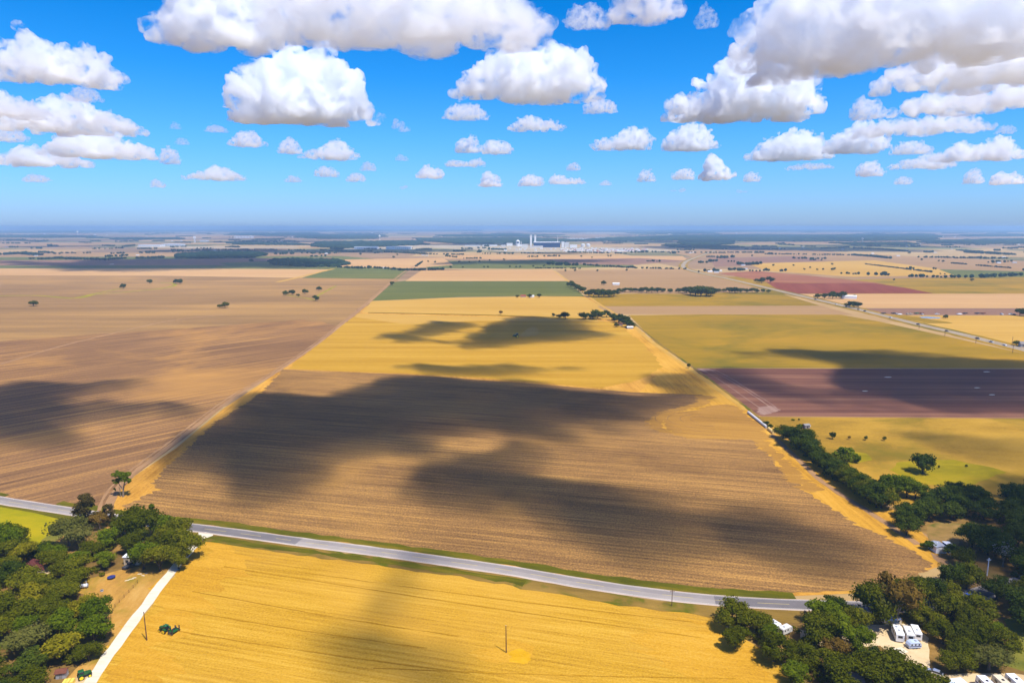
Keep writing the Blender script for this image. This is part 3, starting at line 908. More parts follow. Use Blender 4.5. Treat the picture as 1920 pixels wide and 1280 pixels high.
sheet('gold_field', [(662, 594), (800, 602), (1100, 598), (1160, 606), (1230, 668), (1243, 690), (1200, 712), (1130, 728), (1020, 718), (900, 708), (760, 700), (640, 696), (540, 691), (590, 650)], M_GMID, .06, jit=3, ang=ROWS_C, seed=4)
sheet('gold_field', [(672, 588), (900, 593), (1110, 599), (1140, 603), (900, 601), (760, 608), (664, 594)], M_GPALE, .075)
sheet('grass_ditch', [(690, 585.3), (900, 589.5), (1000, 592.5), (1120, 598), (1120, 600.5), (1000, 594.5), (900, 591.2), (690, 586.8)], M_OLIVE, .09)
sheet('stubble_field', [(225, 953), (300, 968), (345, 979), (440, 991), (700, 1019), (960, 1056), (1200, 1096), (1380, 1110), (1470, 1113), (1610, 1106), (1700, 1085), (1748, 1062), (1735, 1045), (1680, 1018), (1610, 985), (1560, 952), (1500, 917), (1470, 882), (1440, 852), (1412, 823), (1290, 820), (1235, 806), (1216, 790), (1240, 775), (1318, 757), (1316, 740), (1180, 735), (1050, 723), (900, 712), (760, 701.5), (640, 697), (530, 692), (492, 735), (405, 790), (340, 850), (283, 905), (300, 917)], M_STUB, .075, jit=3.2, seg=1.2, ang=ROWS_C, seed=1, freq=.6)
M_BLEND = field_mat('worked_shaded_tan', srgb(130, 92, 42), srgb(172, 124, 52), srgb(206, 154, 68), ang=ROWS_C, streak=(.012, .6), patch=.02, streak_w=.6, patch_w=.6, grain=1.2, grain_w=.7, contrast=.65)
sheet('worked_shaded_strip', [(1334, 742), (1330, 757), (1262, 778), (1240, 792), (1250, 808), (1300, 815), (1430, 819), (1462, 852), (1500, 884), (1540, 918), (1512, 922), (1474, 886), (1440, 852), (1412, 824), (1288, 822), (1230, 808), (1208, 791), (1236, 773), (1310, 754), (1306, 741)], M_BLEND, .08, jit=4.5, seg=1.5, ang=ROWS_C, seed=31, freq=.5)
sheet('worked_shaded_strip', [(1236, 790), (1262, 776), (1330, 760), (1372, 758), (1400, 778), (1440, 806), (1450, 824), (1290, 819), (1248, 806)], M_BLEND, .082, jit=4.5, seg=1.5, ang=ROWS_C, seed=32, freq=.4)  # duller tan over the gold headland, partly cloud shade put into the colour
sheet('golden_stubble_field', [(400, 1003), (560, 1027), (700, 1049), (960, 1090), (1200, 1126), (1330, 1141), (1360, 1146), (1345, 1165), (1390, 1196), (1470, 1240), (1520, 1300), (1560, 1400), (60, 1440), (150, 1300), (231, 1205), (306, 1104), (376, 1016)], M_FRONT, .05, jit=1.0, seg=2, ang=ROWS_B, seed=2)
sheet('crop_field', [(1180, 591), (1560, 587), (1650, 603), (1930, 665), (2000, 681), (2060, 690.5), (1930, 690), (1300, 690), (1230, 643)], M_OLIVE, .05)
sheet('ploughed_field', [(1298, 690.5), (2100, 692), (2100, 790), (1930, 784), (1425, 780), (1404, 772), (1340, 723)], M_MAROON, .06, jit=1.0, seed=6)
sheet('pasture', [(1420, 781), (1930, 784.5), (2100, 790), (2300, 1000), (1900, 960), (1660, 945), (1560, 885), (1490, 826)], M_PAST, .05, jit=.8)
M_GPAST = field_mat('green_pasture', srgb(112, 100, 10), srgb(150, 132, 12), srgb(184, 150, 30), patch=.05, grain=.8, streak=(.03, .06), patch_w=.9, contrast=.8)
sheet('green_pasture', [(1668, 880), (1690, 866), (1740, 862), (1790, 862), (1850, 872), (1880, 885), (1840, 905), (1800, 912), (1740, 908), (1690, 896)], M_GPAST, .07, jit=4, seg=3, seed=12, freq=.2)
sheet('green_pasture', [(1560, 862), (1600, 846), (1628, 850), (1634, 862), (1600, 870)], M_GPAST, .07, jit=2.5, seg=3, seed=13, freq=.2)

# yards and woodland floors
sheet('meadow', [(-500, 905), (0, 948), (60, 958), (108, 968), (122, 976), (96, 1000), (70, 1025), (-500, 1060)], M_YG, .05, jit=.6)
sheet('grass_verge', [(-500, 893), (0, 943), (60, 952), (160, 968), (220, 980), (190, 985), (122, 975), (60, 960), (0, 950), (-500, 912)], M_VERGE, .06, jit=.8, seg=2)
sheet('farmyard', [(-600, 1040), (70, 1025), (108, 985), (140, 975), (225, 982), (345, 992), (384, 1003), (330, 1066), (255, 1160), (120, 1340), (60, 1440), (-600, 1440)], M_YARD, .04, jit=.4)
sheet('grass_lane', [(76, 1012), (96, 1000), (128, 976), (146, 974), (110, 1010), (88, 1030)], M_LAWN, .065, jit=.5, seg=2)
sheet('woodland_floor', [(-600, 1045), (60, 1035), (130, 1050), (150, 995), (240, 990), (335, 985), (350, 1020), (320, 1050), (230, 1068), (150, 1090), (150, 1110), (200, 1140), (212, 1195), (160, 1240), (100, 1300), (0, 1440), (-600, 1440)], M_LITTER, .055, jit=2.0, seg=3, seed=21)
sheet('dirt_yard', [(66, 1075), (88, 1060), (100, 1068), (84, 1086), (66, 1086)], M_LOT, .075, jit=.6, seg=2)
sheet('dirt_yard', [(130, 1280), (150, 1262), (165, 1258), (170, 1268), (150, 1300), (110, 1310)], M_LOT, .075, jit=.6, seg=2)
sheet('woodland_floor', [(1345, 1150), (1400, 1143), (1480, 1142), (1600, 1146), (1700, 1138), (1780, 1080), (1782, 1040), (1745, 1008), (1660, 945), (1760, 915), (1950, 890), (2300, 950), (2300, 1440), (1560, 1440), (1520, 1300), (1470, 1240), (1390, 1196)], M_LITTER, .04, jit=1.5, seg=3, seed=22)
M_MEAD = field_mat('tan_meadow', srgb(104, 88, 42), srgb(150, 118, 62), srgb(182, 144, 86), patch=.06, grain=1.0, streak=(.05, .1), patch_w=.9, contrast=.75, tint=srgb(96, 96, 32), tint_scale=.05, tint_w=(.52, .66))
sheet('mown_meadow', [(1735, 985), (1760, 978), (1835, 985), (1850, 1000), (1830, 1022), (1800, 1012), (1790, 1045), (1830, 1060), (1880, 1075), (1890, 1090), (1860, 1086), (1790, 1068), (1760, 1045), (1742, 1012)], M_MEAD, .055, jit=1.0, seg=3)
sheet('dirt_track', [(1745, 1036), (1760, 1042), (1790, 1062), (1812, 1078), (1840, 1098), (1826, 1098), (1796, 1078), (1770, 1062), (1748, 1046)], M_TRACK, .07, jit=.5, seg=2)
sheet('mown_meadow', [(1884, 1160), (1960, 1150), (2100, 1180), (2100, 1300), (1930, 1262), (1880, 1246), (1895, 1210)], M_LAWN, .055, jit=.8, seg=3)
sheet('gravel_lot', [(1500, 1180), (1560, 1196), (1610, 1170), (1640, 1162), (1700, 1165), (1738, 1196), (1742, 1225), (1742, 1275), (1715, 1268), (1690, 1240), (1650, 1210), (1600, 1214), (1540, 1212), (1500, 1196)], M_LOT, .07, jit=.8, seg=2)
sheet('gravel_lot', [(1720, 1272), (1800, 1262), (1850, 1262), (1900, 1262), (1980, 1275), (2000, 1340), (1700, 1340)], M_LOT, .07, jit=.6, seg=2)
sheet('concrete_pad', [(1670, 1216), (1690, 1213), (1704, 1222), (1682, 1227)], M_GRAVEL, .085)
sheet('dirt_yard', [(1790, 1105), (1830, 1103), (1844, 1112), (1836, 1120), (1796, 1124)], M_TRACK, .06, jit=.6, seg=2)

# roads
ROAD = smooth_line([at(*p) for p in [(-420, 868), (-160, 909), (0, 937.5), (60, 947), (130, 958), (215, 971), (300, 981), (360, 988.5), (440, 998.5), (560, 1015), (700, 1033), (830, 1051), (960, 1070), (1080, 1091), (1200, 1109), (1300, 1121), (1400, 1129), (1500, 1133.5), (1600, 1136.5), (1680, 1137), (1750, 1131), (1810, 1120), (1860, 1106), (1960, 1080)]], 3.0)
strip('grass_verge', ROAD, 3.4, 7.6, M_VERGE, .085, jit=1.4, seed=3, a=.33, b=.845)
strip('grass_verge', ROAD, 3.6, 6.4, M_VERGE, .085, jit=1.2, seed=4, a=.0, b=.28)
strip('grass_verge', ROAD, -9.8, -3.4, M_VERGEB, .085, jit=1.8, seed=5, a=.42, b=.93)
strip('grass_verge', ROAD, -8.0, -5.0, M_VERGE, .09, jit=1.8, seed=8, a=.47, b=.70)
strip('road', ROAD, -3.0, 3.0, M_ROADL, .10)
strip('road_lane', ROAD, 0.15, 2.8, M_ROADM, .105)
strip('road_patch', ROAD, -2.7, 2.85, M_ROADD, .11, a=.395, b=.545)
strip('road_patch', ROAD, -2.7, 2.85, M_ROADD, .11, a=.805, b=1.0)
strip('road_patch', ROAD, -1.5, 3.05, M_ROADD, .11, a=.10, b=.215)
strip('road_shoulder', ROAD, -3.6, -2.9, M_SHOULDER, .105, jit=.3, seed=2)
strip('road_shoulder', ROAD, 2.9, 3.3, M_SHOULDER, .105, jit=.3, seed=6)
strip('road_marking', ROAD, -2.66, -2.54, M_PAINT, .115)
strip('road_marking', ROAD, 2.5, 2.62, M_PAINT, .115)
strip('road_marking', ROAD, -.08, .08, M_YPAINT, .115, dash=(9, 6))
DRIVE = smooth_line([at(*p) for p in [(391, 999), (380, 1006), (362, 1024), (340, 1050), (305, 1092), (268, 1141), (236, 1184), (204, 1228), (168, 1280), (120, 1352)]], 3.0)
strip('gravel_drive', DRIVE, -1.7, 1.7, M_GRAVEL, .10, jit=.5, seed=1)
sheet('gravel_drive', [(372, 994), (384, 990), (404, 994), (398, 1004), (382, 1010), (370, 1006)], M_GRAVEL, .095, jit=.3, seg=1)
TRACK = smooth_line([at(*p) for p in [(207, 968), (210, 945), (218, 925), (250, 890), (340, 822), (436, 748), (516, 700), (596, 645), (662, 592), (698, 562), (738, 526), (765, 506), (790, 492)]], 6.0)
strip('farm_track', TRACK, -1.0, 2.4, M_TRACK, .10, jit=.8, seed=2)
strip('farm_track', TRACK, 3.6, 5.0, M_TRACK, .095, jit=.8, seed=3)
HWY = smooth_line([at(*p) for p in [(1340, 470), (1296, 486), (1283, 494), (1283, 502), (1310, 511), (1360, 521.5), (1410, 533), (1460, 545), (1520, 559), (1580, 573), (1640, 587.5), (1720, 607.5), (1800, 626), (1860, 641), (1920, 655.5), (2000, 677), (2120, 706)]], 12.0)
strip('grass_verge', HWY, -14, 14, M_OLIVE, .085, jit=3, seed=3)
strip('highway', HWY, -6.4, 6.4, M_HWY, .13)
strip('highway_lane', HWY, -5.2, -0.5, M_HWYD, .16)
strip('highway_lane', HWY, 0.5, 5.2, M_HWYD, .16)
strip('road_marking', HWY, -.25, .25, M_YPAINT, .19)
GT = smooth_line([at(*p) for p in [(-60, 556), (60, 554), (140, 559), (180, 552), (240, 547), (300, 541), (328, 535), (322, 531), (300, 530)]], 10.0)
strip('grass_ditch', GT, -3.5, 3.5, M_YG, .09, jit=2)
strip('grass_ditch', smooth_line([at(*p) for p in [(140, 559), (180, 550), (232, 540)]], 10.0), -2.5, 2.5, M_YG, .095, jit=2)
strip('grass_ditch', smooth_line([at(*p) for p in [(536, 553), (575, 559), (590, 562), (600, 552), (630, 536)]], 10.0), -2.0, 2.0, M_YG, .095, jit=2)
strip('farm_track', smooth_line([at(*p) for p in [(0, 683), (110, 650), (200, 628), (320, 601), (420, 590)]], 10.0), -1.6, 1.6, M_TRACK, .09, jit=1)
strip('farm_track', smooth_line([at(*p) for p in [(520, 529), (560, 520), (600, 510), (625, 504)]], 20.0), -6, 6, M_GPALE, .10, jit=2)
strip('farm_track', smooth_line([at(*p) for p in [(1040, 508), (1085, 540), (1120, 566), (1178, 602), (1228, 643), (1328, 713), (1404, 769)]], 10.0), -4, 0.5, M_GPALE, .10, jit=1)
strip('field_ditch', smooth_line([at(*p) for p in [(1190, 606), (1230, 638), (1330, 710), (1404, 766), (1440, 795)]], 6.0), -1.6, 0.6, M_VERGEB, .105, jit=.8)
strip('farm_track', smooth_line([at(*p) for p in [(1740, 1020), (1640, 955), (1560, 905), (1510, 860), (1460, 815)]], 4.0), 2.5, 5.5, M_TRACK, .10, jit=.8)
M_TRAM = field_mat('tramline', srgb(140, 98, 18), srgb(182, 132, 26), srgb(214, 162, 50), ang=ROWS_B, streak=(.05, .8), patch=.08, grain=1.6, grain_w=.9, contrast=.7)
for i_, (p_, q_) in enumerate([((360, 1108), (860, 1193)), ((330, 1142), (800, 1215)), ((300, 1178), (880, 1262)), ((420, 1062), (1320, 1196)), ((700, 1252), (1380, 1272)), ((560, 1072), (1300, 1166))]):
    strip('tyre_track', smooth_line([at(*p_), at(p_[0] * .5 + q_[0] * .5, p_[1] * .5 + q_[1] * .5 + 3), at(*q_)], 3.0), -.2, .2, M_TRAM, .10, jit=.35, seed=40 + i_)
M_STRAW = field_mat('pale_straw', srgb(166, 116, 26), srgb(208, 154, 42), srgb(230, 180, 72), ang=ROWS_B, streak=(.03, .5), patch=.05, grain=1.4, grain_w=.8, contrast=.7)
for i_, pl_ in enumerate(([(405, 1010), (470, 1024), (440, 1060), (400, 1120), (330, 1210), (260, 1300), (175, 1300), (300, 1120)], [(1180, 1190), (1240, 1172), (1320, 1160), (1346, 1168), (1400, 1215), (1490, 1290), (1300, 1290), (1230, 1240)], [(880, 1210), (930, 1196), (990, 1204), (1010, 1226), (960, 1246), (896, 1238)])):
    sheet('worked_straw', pl_, M_STRAW, .062, jit=11, seg=2, ang=ROWS_B, seed=60 + i_, freq=.3)
M_YEL = field_mat('yellow_straw', srgb(176, 126, 16), srgb(214, 160, 24), srgb(232, 180, 48), patch=.06, grain=1.2, streak=(.05, .2), contrast=.7)
sheet('yellow_straw', [(950, 1224), (968, 1214), (990, 1222), (994, 1236), (972, 1244), (952, 1240)], M_YEL, .066, jit=2.5, seg=1, ang=ROWS_B, seed=71, freq=.5)
# turning circles of the combine in the headland
cc = at(1330, 787)
for k, rr in enumerate((9, 14, 20, 26, 33)):
    arc = [cc + Vector((1.3 * rr * math.cos(t), rr * math.sin(t), 0)) for t in [R(95 + 170 * i / 30) for i in range(31)]]
    strip('tyre_track', arc, -.3, .3, M_STUB, .10, jit=.4, seed=k)

# ---------------------------------------------------------------- haze
hm, hnt, hout = new_mat('haze_air')
hv = hnt.nodes.new('ShaderNodeVolumePrincipled')
hv.inputs['Color'].default_value = HAZE_COL
hv.inputs['Density'].default_value = HAZE_DENS
hv.inputs['Anisotropy'].default_value = 0.1
hnt.links.new(hv.outputs[0], hout.inputs['Volume'])
hb = MB()
hb.box(-75000, 75000, -500, 75000, -1.0, 138.0)
hz = hb.build('haze', hm)
hz['kind'] = 'stuff'

# ---------------------------------------------------------------- trees
def leaf_mat(name, dark, mid, light):
    m, nt, out = new_mat(name)
    d = nt.nodes.new('ShaderNodeBsdfDiffuse')
    d.inputs['Roughness'].default_value = 0.6
    t = nt.nodes.new('ShaderNodeBsdfTranslucent')
    ms = nt.nodes.new('ShaderNodeMixShader')
    ms.inputs[0].default_value = 0.24
    nt.links.new(d.outputs[0], ms.inputs[1])
    nt.links.new(t.outputs[0], ms.inputs[2])
    nt.links.new(ms.outputs[0], out.inputs['Surface'])
    g = nt.nodes.new('ShaderNodeNewGeometry')
    oi = nt.nodes.new('ShaderNodeObjectInfo')
    tc = nt.nodes.new('ShaderNodeTexCoord')
    nz = noise_at(nt, tc.outputs['Object'], 0.35, 3, .6)
    f = mth(nt, 'MULTIPLY', g.outputs['Random Per Island'], 0.45)
    f = mth(nt, 'ADD', f, mth(nt, 'MULTIPLY', stretch(nt, nz, .3, .7), 0.3))
    f = mth(nt, 'ADD', f, mth(nt, 'SUBTRACT', mth(nt, 'MULTIPLY', oi.outputs['Random'], 0.45), .10))
    c = ramp(nt, f, [(0.05, dark), (0.5, mid), (0.95, light)])
    nt.links.new(c, d.inputs['Color'])
    nt.links.new(c, t.inputs['Color'])
    return m


def lin(r, g, b):
    return (r, g, b, 1.0)


L_OAK = leaf_mat('oak_leaves', lin(.048, .058, .002), lin(.105, .112, .004), lin(.21, .19, .010))
L_GREEN = leaf_mat('green_leaves', lin(.050, .076, .002), lin(.108, .146, .004), lin(.20, .225, .010))
L_YELLOW = leaf_mat('yellow_green_leaves', lin(.12, .11, .004), lin(.20, .175, .007), lin(.31, .25, .012))
L_DARK = leaf_mat('dark_leaves', lin(.028, .046, .005), lin(.060, .084, .007), lin(.115, .136, .012))
L_CEDAR = leaf_mat('cedar_needles', lin(.060, .046, .012), lin(.11, .080, .018), lin(.17, .12, .030))
L_GREY = leaf_mat('grey_green_leaves', lin(.085, .085, .014), lin(.140, .135, .024), lin(.21, .185, .04))
L_BROWN = leaf_mat('browning_leaves', lin(.13, .078, .012), lin(.20, .12, .02), lin(.29, .18, .035))
L_BARE = leaf_mat('dead_twigs', lin(.16, .14, .12), lin(.24, .21, .18), lin(.34, .31, .28))
BARK = plain('bark', (.075, .055, .038), .95, .1, var=.35, scale=2.0)
BARKP = plain('pale_bark', (.22, .17, .12), .95, .1, var=.3, scale=2.0)


def crown_arrays(rs, w, h, z0, nclump, nleaf, leaf, kind='round'):
    """clumps of small leaf faces through a crown volume; returns verts, faces"""
    C, RC = [], []
    LB = []
    for k in range(7):                                # a few leading boughs, each carrying its own clumps
        t = 2 * math.pi * (k + rs.uniform(-.3, .3)) / 6
        q = rs.uniform(.5, .66) if k < 6 else .1
        LB.append(np.array([math.cos(t) * q, math.sin(t) * q, rs.uniform(-.35, .45) if k < 6 else .5]))
    for i in range(nclump):
        for _ in range(40):
            d = rs.normal(size=3)
            d /= np.linalg.norm(d)
            p = LB[i % 7] + d * rs.uniform(.12, .40)
            if kind == 'round' and p[2] < -.7:
                continue
            if kind == 'umbrella' and p[2] < -.3:
                continue
            break
        if kind == 'cone':
            t = rs.uniform(0, 1)
            rad = (1 - t) ** .8 * .8 + .1
            a = rs.uniform(0, 2 * math.pi)
            q = math.sqrt(rs.uniform(.1, 1))
            p = np.array([rad * q * math.cos(a), rad * q * math.sin(a), t * 2 - 1])
        if kind == 'column':
            t = rs.uniform(0, 1)
            rad = .72 * math.sin(math.pi * (.18 + .74 * t)) ** .5
            a = rs.uniform(0, 2 * math.pi)
            q = math.sqrt(rs.uniform(.1, 1))
            p = np.array([rad * q * math.cos(a), rad * q * math.sin(a), t * 2 - 1])
        C.append([p[0] * w / 2 * .86, p[1] * w / 2 * .82, z0 + h / 2 + p[2] * h / 2 * .84])
        RC.append(w * rs.uniform(.085, .19) * (1.0 if kind in ('round', 'umbrella') else .85))
    C = np.array(C)
    RC = np.array(RC)
    V, F = [], []
    # opaque inner lumps
    ico = [(0, 0, 1), (.894, 0, .447), (.276, .851, .447), (-.724, .526, .447), (-.724, -.526, .447), (.276, -.851, .447),
           (.724, .526, -.447), (-.276, .851, -.447), (-.894, 0, -.447), (-.276, -.851, -.447), (.724, -.526, -.447), (0, 0, -1)]
    icf = [(0, 1, 2), (0, 2, 3), (0, 3, 4), (0, 4, 5), (0, 5, 1), (1, 6, 2), (2, 7, 3), (3, 8, 4), (4, 9, 5), (5, 10, 1), (2, 6, 7), (3, 7, 8), (4, 8, 9), (5, 9, 10), (1, 10, 6), (11, 7, 6), (11, 8, 7), (11, 9, 8), (11, 10, 9), (11, 6, 10)]
    ico = np.array(ico)
    for c, r in (zip(C, RC) if nleaf > 400 or nleaf == 120 else ()):
        b = len(V)
        for v in ico:
            V.append(tuple(c + v * r * rs.uniform(.5, .78)))
        F += [tuple(b + i for i in f) for f in icf]
    n = nleaf
    k = rs.integers(0, nclump, n)
    d = rs.normal(size=(n, 3))
    d[:, 2] += .25
    d /= np.linalg.norm(d, axis=1)[:, None]
    rr = RC[k] * rs.uniform(.72, 1.22, n)
    P = C[k] + d * rr[:, None] * np.array([1.1, 1.1, .9])
    nr = d + rs.normal(size=(n, 3)) * .55
    nr /= np.linalg.norm(nr, axis=1)[:, None]
    up = rs.normal(size=(n, 3))
    u = np.cross(nr, up)
    u /= np.linalg.norm(u, axis=1)[:, None]
    v = np.cross(nr, u)
    s = leaf * rs.uniform(.6, 1.3, n)
    a = P + u * s[:, None] * .5
    b_ = P + v * s[:, None] * .38
    c_ = P - u * s[:, None] * .5
    e_ = P - v * s[:, None] * .38 + nr * s[:, None] * .12
    base = len(V)
    Q = np.stack([a, b_, c_, e_], 1).reshape(-1, 3)
    V += [tuple(x) for x in Q]
    F += [(base + 4 * i, base + 4 * i + 1, base + 4 * i + 2, base + 4 * i + 3) for i in range(n)]
    return V, F


def trunk_mb(rs, h, r, spread, zt, limbs=4, lean=(0, 0)):
    mb = MB()
    fork = zt * rs.uniform(.45, .65)
    p0 = Vector((0, 0, -.2))
    p1 = Vector((lean[0] * .5, lean[1] * .5, fork))
    mb.tube((0, 0, -.2), (0, 0, .5), r * 1.7, r * 1.1, 7)
    mb.tube((0, 0, .4), p1, r * 1.12, r * .8, 7)
    for k in range(limbs):
        a = 2 * math.pi * (k + rs.uniform(-.25, .25)) / limbs
        q = Vector((lean[0] + math.cos(a) * spread * rs.uniform(.5, .9), lean[1] + math.sin(a) * spread * rs.uniform(.5, .9), zt + (h - zt) * rs.uniform(.3, .6)))
        mid = p1.lerp(q, .5) + Vector((0, 0, .12 * h))
        mb.tube(p1, mid, r * .55, r * .36, 6)
        mb.tube(mid, q, r * .36, r * .12, 5)
    return mb


PROTO = {}


def make_proto(key, name, kind, w, h, z0, nclump, nleaf, leaf, mat, seed, bark=None, r=.28, limbs=4):
    """one tree of its kind, standing aside until it is copied: trunk and crown"""
    rs = np.random.default_rng(seed)
    V, F = crown_arrays(rs, w, h - z0, z0, nclump, nleaf, leaf, kind)
    cme = bpy.data.meshes.new('crown')
    cme.from_pydata(V, [], F)
    cme.materials.append(mat)
    mb = trunk_mb(rs, h, r, w * .3, z0 + .1 * h, limbs)
    tme = bpy.data.meshes.new('trunk')
    tme.from_pydata([tuple(v) for v in mb.v], [], mb.f)
    tme.materials.append(bark or BARK)
    PROTO[key] = (name, cme, tme, w, h)


for i in range(5):
    make_proto('oak%d' % i, 'oak_tree', 'round', 10.5, 9.5, .9, 24 + 3 * i, 3800, .54, L_OAK, 10 + i)
for i in range(3):
    make_proto('green%d' % i, 'broadleaf_tree', 'round', 9.5, 9.5, .7, 24, 3400, .52, L_GREEN, 30 + i)
for i in range(2):
    make_proto('yellow%d' % i, 'yellowing_tree', 'round', 8.5, 8.0, 1.4, 22, 2200, .58, L_YELLOW, 40 + i)
for i in range(4):
    make_proto('dark%d' % i, 'oak_tree', 'round', 11.0, 10.5, .5, 27, 3800, .56, L_DARK, 50 + i)
for i in range(2):
    make_proto('cedar%d' % i, 'cedar_tree', 'column', 6.5, 9.5, .5, 34, 2800, .5, L_CEDAR, 60 + i)
for i in range(2):
    make_proto('grey%d' % i, 'mesquite_tree', 'umbrella', 10.0, 8.0, 2.2, 24, 2300, .5, L_GREY, 70 + i, bark=BARKP)
make_proto('brown0', 'browning_tree', 'round', 8.5, 8.5, 2.0, 18, 1300, .5, L_BROWN, 80, bark=BARKP)
make_proto('cone0', 'cedar_tree', 'cone', 5.0, 12.0, .5, 36, 2600, .5, L_GREEN, 81)
make_proto('bush0', 'bush', 'round', 4.0, 3.0, .0, 14, 800, .42, L_GREEN, 82, r=.08)
make_proto('bush1', 'bush', 'round', 4.0, 2.6, .0, 12, 800, .42, L_DARK, 83, r=.08)
for i in range(4):
    make_proto('mid%d' % i, 'field_tree', 'round', 13.0, 11.0, .8, 26, 1300, 1.1, L_DARK, 90 + i, r=.35)
for i in range(2):
    make_proto('midg%d' % i, 'field_tree', 'round', 13.0, 10.0, .8, 24, 1200, 1.1, L_OAK, 96 + i, r=.35)
make_proto('dead0', 'dead_tree', 'round', 8.0, 10.0, 3.0, 14, 260, .5, L_BARE, 99, bark=BARKP, limbs=7)

ALL_TREES = []


def plant(key, pos, h, label, cat='tree', group=None, rz=None, wk=1.0, name=None, rnd=random.Random(5)):
    nm, cme, tme, w, ph = PROTO[key]
    k = h / ph
    o = empty(name or nm, (pos.x, pos.y, 0), rnd.uniform(0, 6.28) if rz is None else rz, label, cat, group)
    o.scale = (k * wk, k * wk, k)
    for me, n in ((tme, 'trunk'), (cme, 'crown')):
        c = bpy.data.objects.new(n, me)
        col.objects.link(c)
        c.parent = o
    ALL_TREES.append((pos.x, pos.y, h, w * k * wk))
    return o


def in_poly(x, y, poly):
    r = False
    n = len(poly)
    for i in range(n):
        x0, y0 = poly[i]
        x1, y1 = poly[(i + 1) % n]
        if (y0 > y) != (y1 > y) and x < (x1 - x0) * (y - y0) / (y1 - y0) + x0:
            r = not r
    return r


ORD = ['nearest', 'second nearest', 'third nearest', 'fourth nearest', 'fifth nearest', 'sixth nearest', 'seventh nearest', 'eighth nearest', 'ninth nearest', 'tenth nearest', 'eleventh nearest', 'twelfth nearest']


def wood(poly, holes, spacing, mix, marks, group, seed, where, hrange=(7, 10), crown_h=.6, wk=(1.0, 1.25), clear=2.5, view=(-1.0, 3.0, 6.0)):
    """trees of a wood, kept apart as in the photo; each told by its kind and the landmark it stands by"""
    rnd = random.Random(seed)
    gpoly = [tuple(at(x, y, 8 * crown_h).xy) for x, y in poly]
    gh = [[tuple(at(x, y, 0).xy) for x, y in h] for h in holes]
    xs = [p[0] for p in gpoly]
    ys = [p[1] for p in gpoly]
    pts = []
    for _ in range(9000):
        x, y = rnd.uniform(min(xs), max(xs)), rnd.uniform(min(ys), max(ys))
        if not in_poly(x, y, gpoly) or any(in_poly(x + dx, y + dy, h) for h in gh for dx in (-clear, 0, clear) for dy in view):
            continue
        if any((x - a) ** 2 + (y - b) ** 2 < spacing ** 2 for a, b in pts):
            continue
        if any((x - a) ** 2 + (y - b) ** 2 < (spacing * .8) ** 2 for a, b, _, _ in ALL_TREES):
            continue
        pts.append((x, y))
    gm = [(lb, at(*p)) for lb, p in marks]
    items = []
    for x, y in pts:
        key, adj = rnd.choices([(k, a) for k, a, _ in mix], [w for _, _, w in mix])[0]
        if key.endswith('*'):
            key = key[:-1] + str(rnd.randrange(sum(1 for p in PROTO if p.startswith(key[:-1]) and p[len(key) - 1:].isdigit())))
        lb, mp = min(gm, key=lambda g: (g[1].x - x) ** 2 + (g[1].y - y) ** 2)
        items.append((x, y, key, adj, lb, math.hypot(mp.x - x, mp.y - y)))
    rank = {}
    for it in sorted(items, key=lambda t: t[5]):
        k = (it[3], it[4])
        r = rank.get(k, 0)
        rank[k] = r + 1
        if r < len(ORD):
            label = '%s in the %s, %s such tree to the %s' % (it[3], where, ORD[r], it[4])
        else:
            label = '%s deep in the %s, among many alike' % (it[3], where)
        plant(it[2], Vector((it[0], it[1], 0)), rnd.uniform(*hrange), label, group=group, rnd=rnd, wk=rnd.uniform(*wk))


def spot(key, px, py, top, label, group=None, wk=1.0, cat='tree', rz=None, name=None):
    """a tree told apart in the photo: foot at (px, py), crown reaching up to row top"""
    p = at(px, py)
    rng = math.hypot(p.length, CAM_H)
    h = (py - top) * rng / FPX / math.cos(math.atan2(CAM_H, Vector((p.x, p.y)).length)) * .97
    return plant(key, p, h, label, cat, group, wk=wk, rz=rz, name=name)


def undergrowth(poly, holes, n, seed, mat, h=(1.2, 3.0)):
    """the bushes and saplings that fill a wood between its trees"""
    rs = np.random.default_rng(seed)
    gp = [tuple(at(*p).xy) for p in poly]
    gh = [[tuple(at(*p).xy) for p in q] for q in holes]
    xs, ys = [p[0] for p in gp], [p[1] for p in gp]
    C, k = [], 0
    while len(C) < n and k < 20000:
        k += 1
        x, y = rs.uniform(min(xs), max(xs)), rs.uniform(min(ys), max(ys))
        if in_poly(x, y, gp) and not any(in_poly(x + dx, y + dy, q) for q in gh for dx in (-2, 0, 2) for dy in (-1, 2.5)):
            C.append((x, y))
    V, F = [], []
    for x, y in C:
        hh = rs.uniform(*h)
        v, f = crown_arrays(rs, hh * rs.uniform(1.3, 1.9), hh, 0.0, 6, 120, .55)
        b = len(V)
        V += [(a[0] + x, a[1] + y, a[2]) for a in v]
        F += [tuple(i + b for i in q) for q in f]
    o = link_mesh('undergrowth', V, F, mat)
    o['kind'] = 'stuff'
    return o
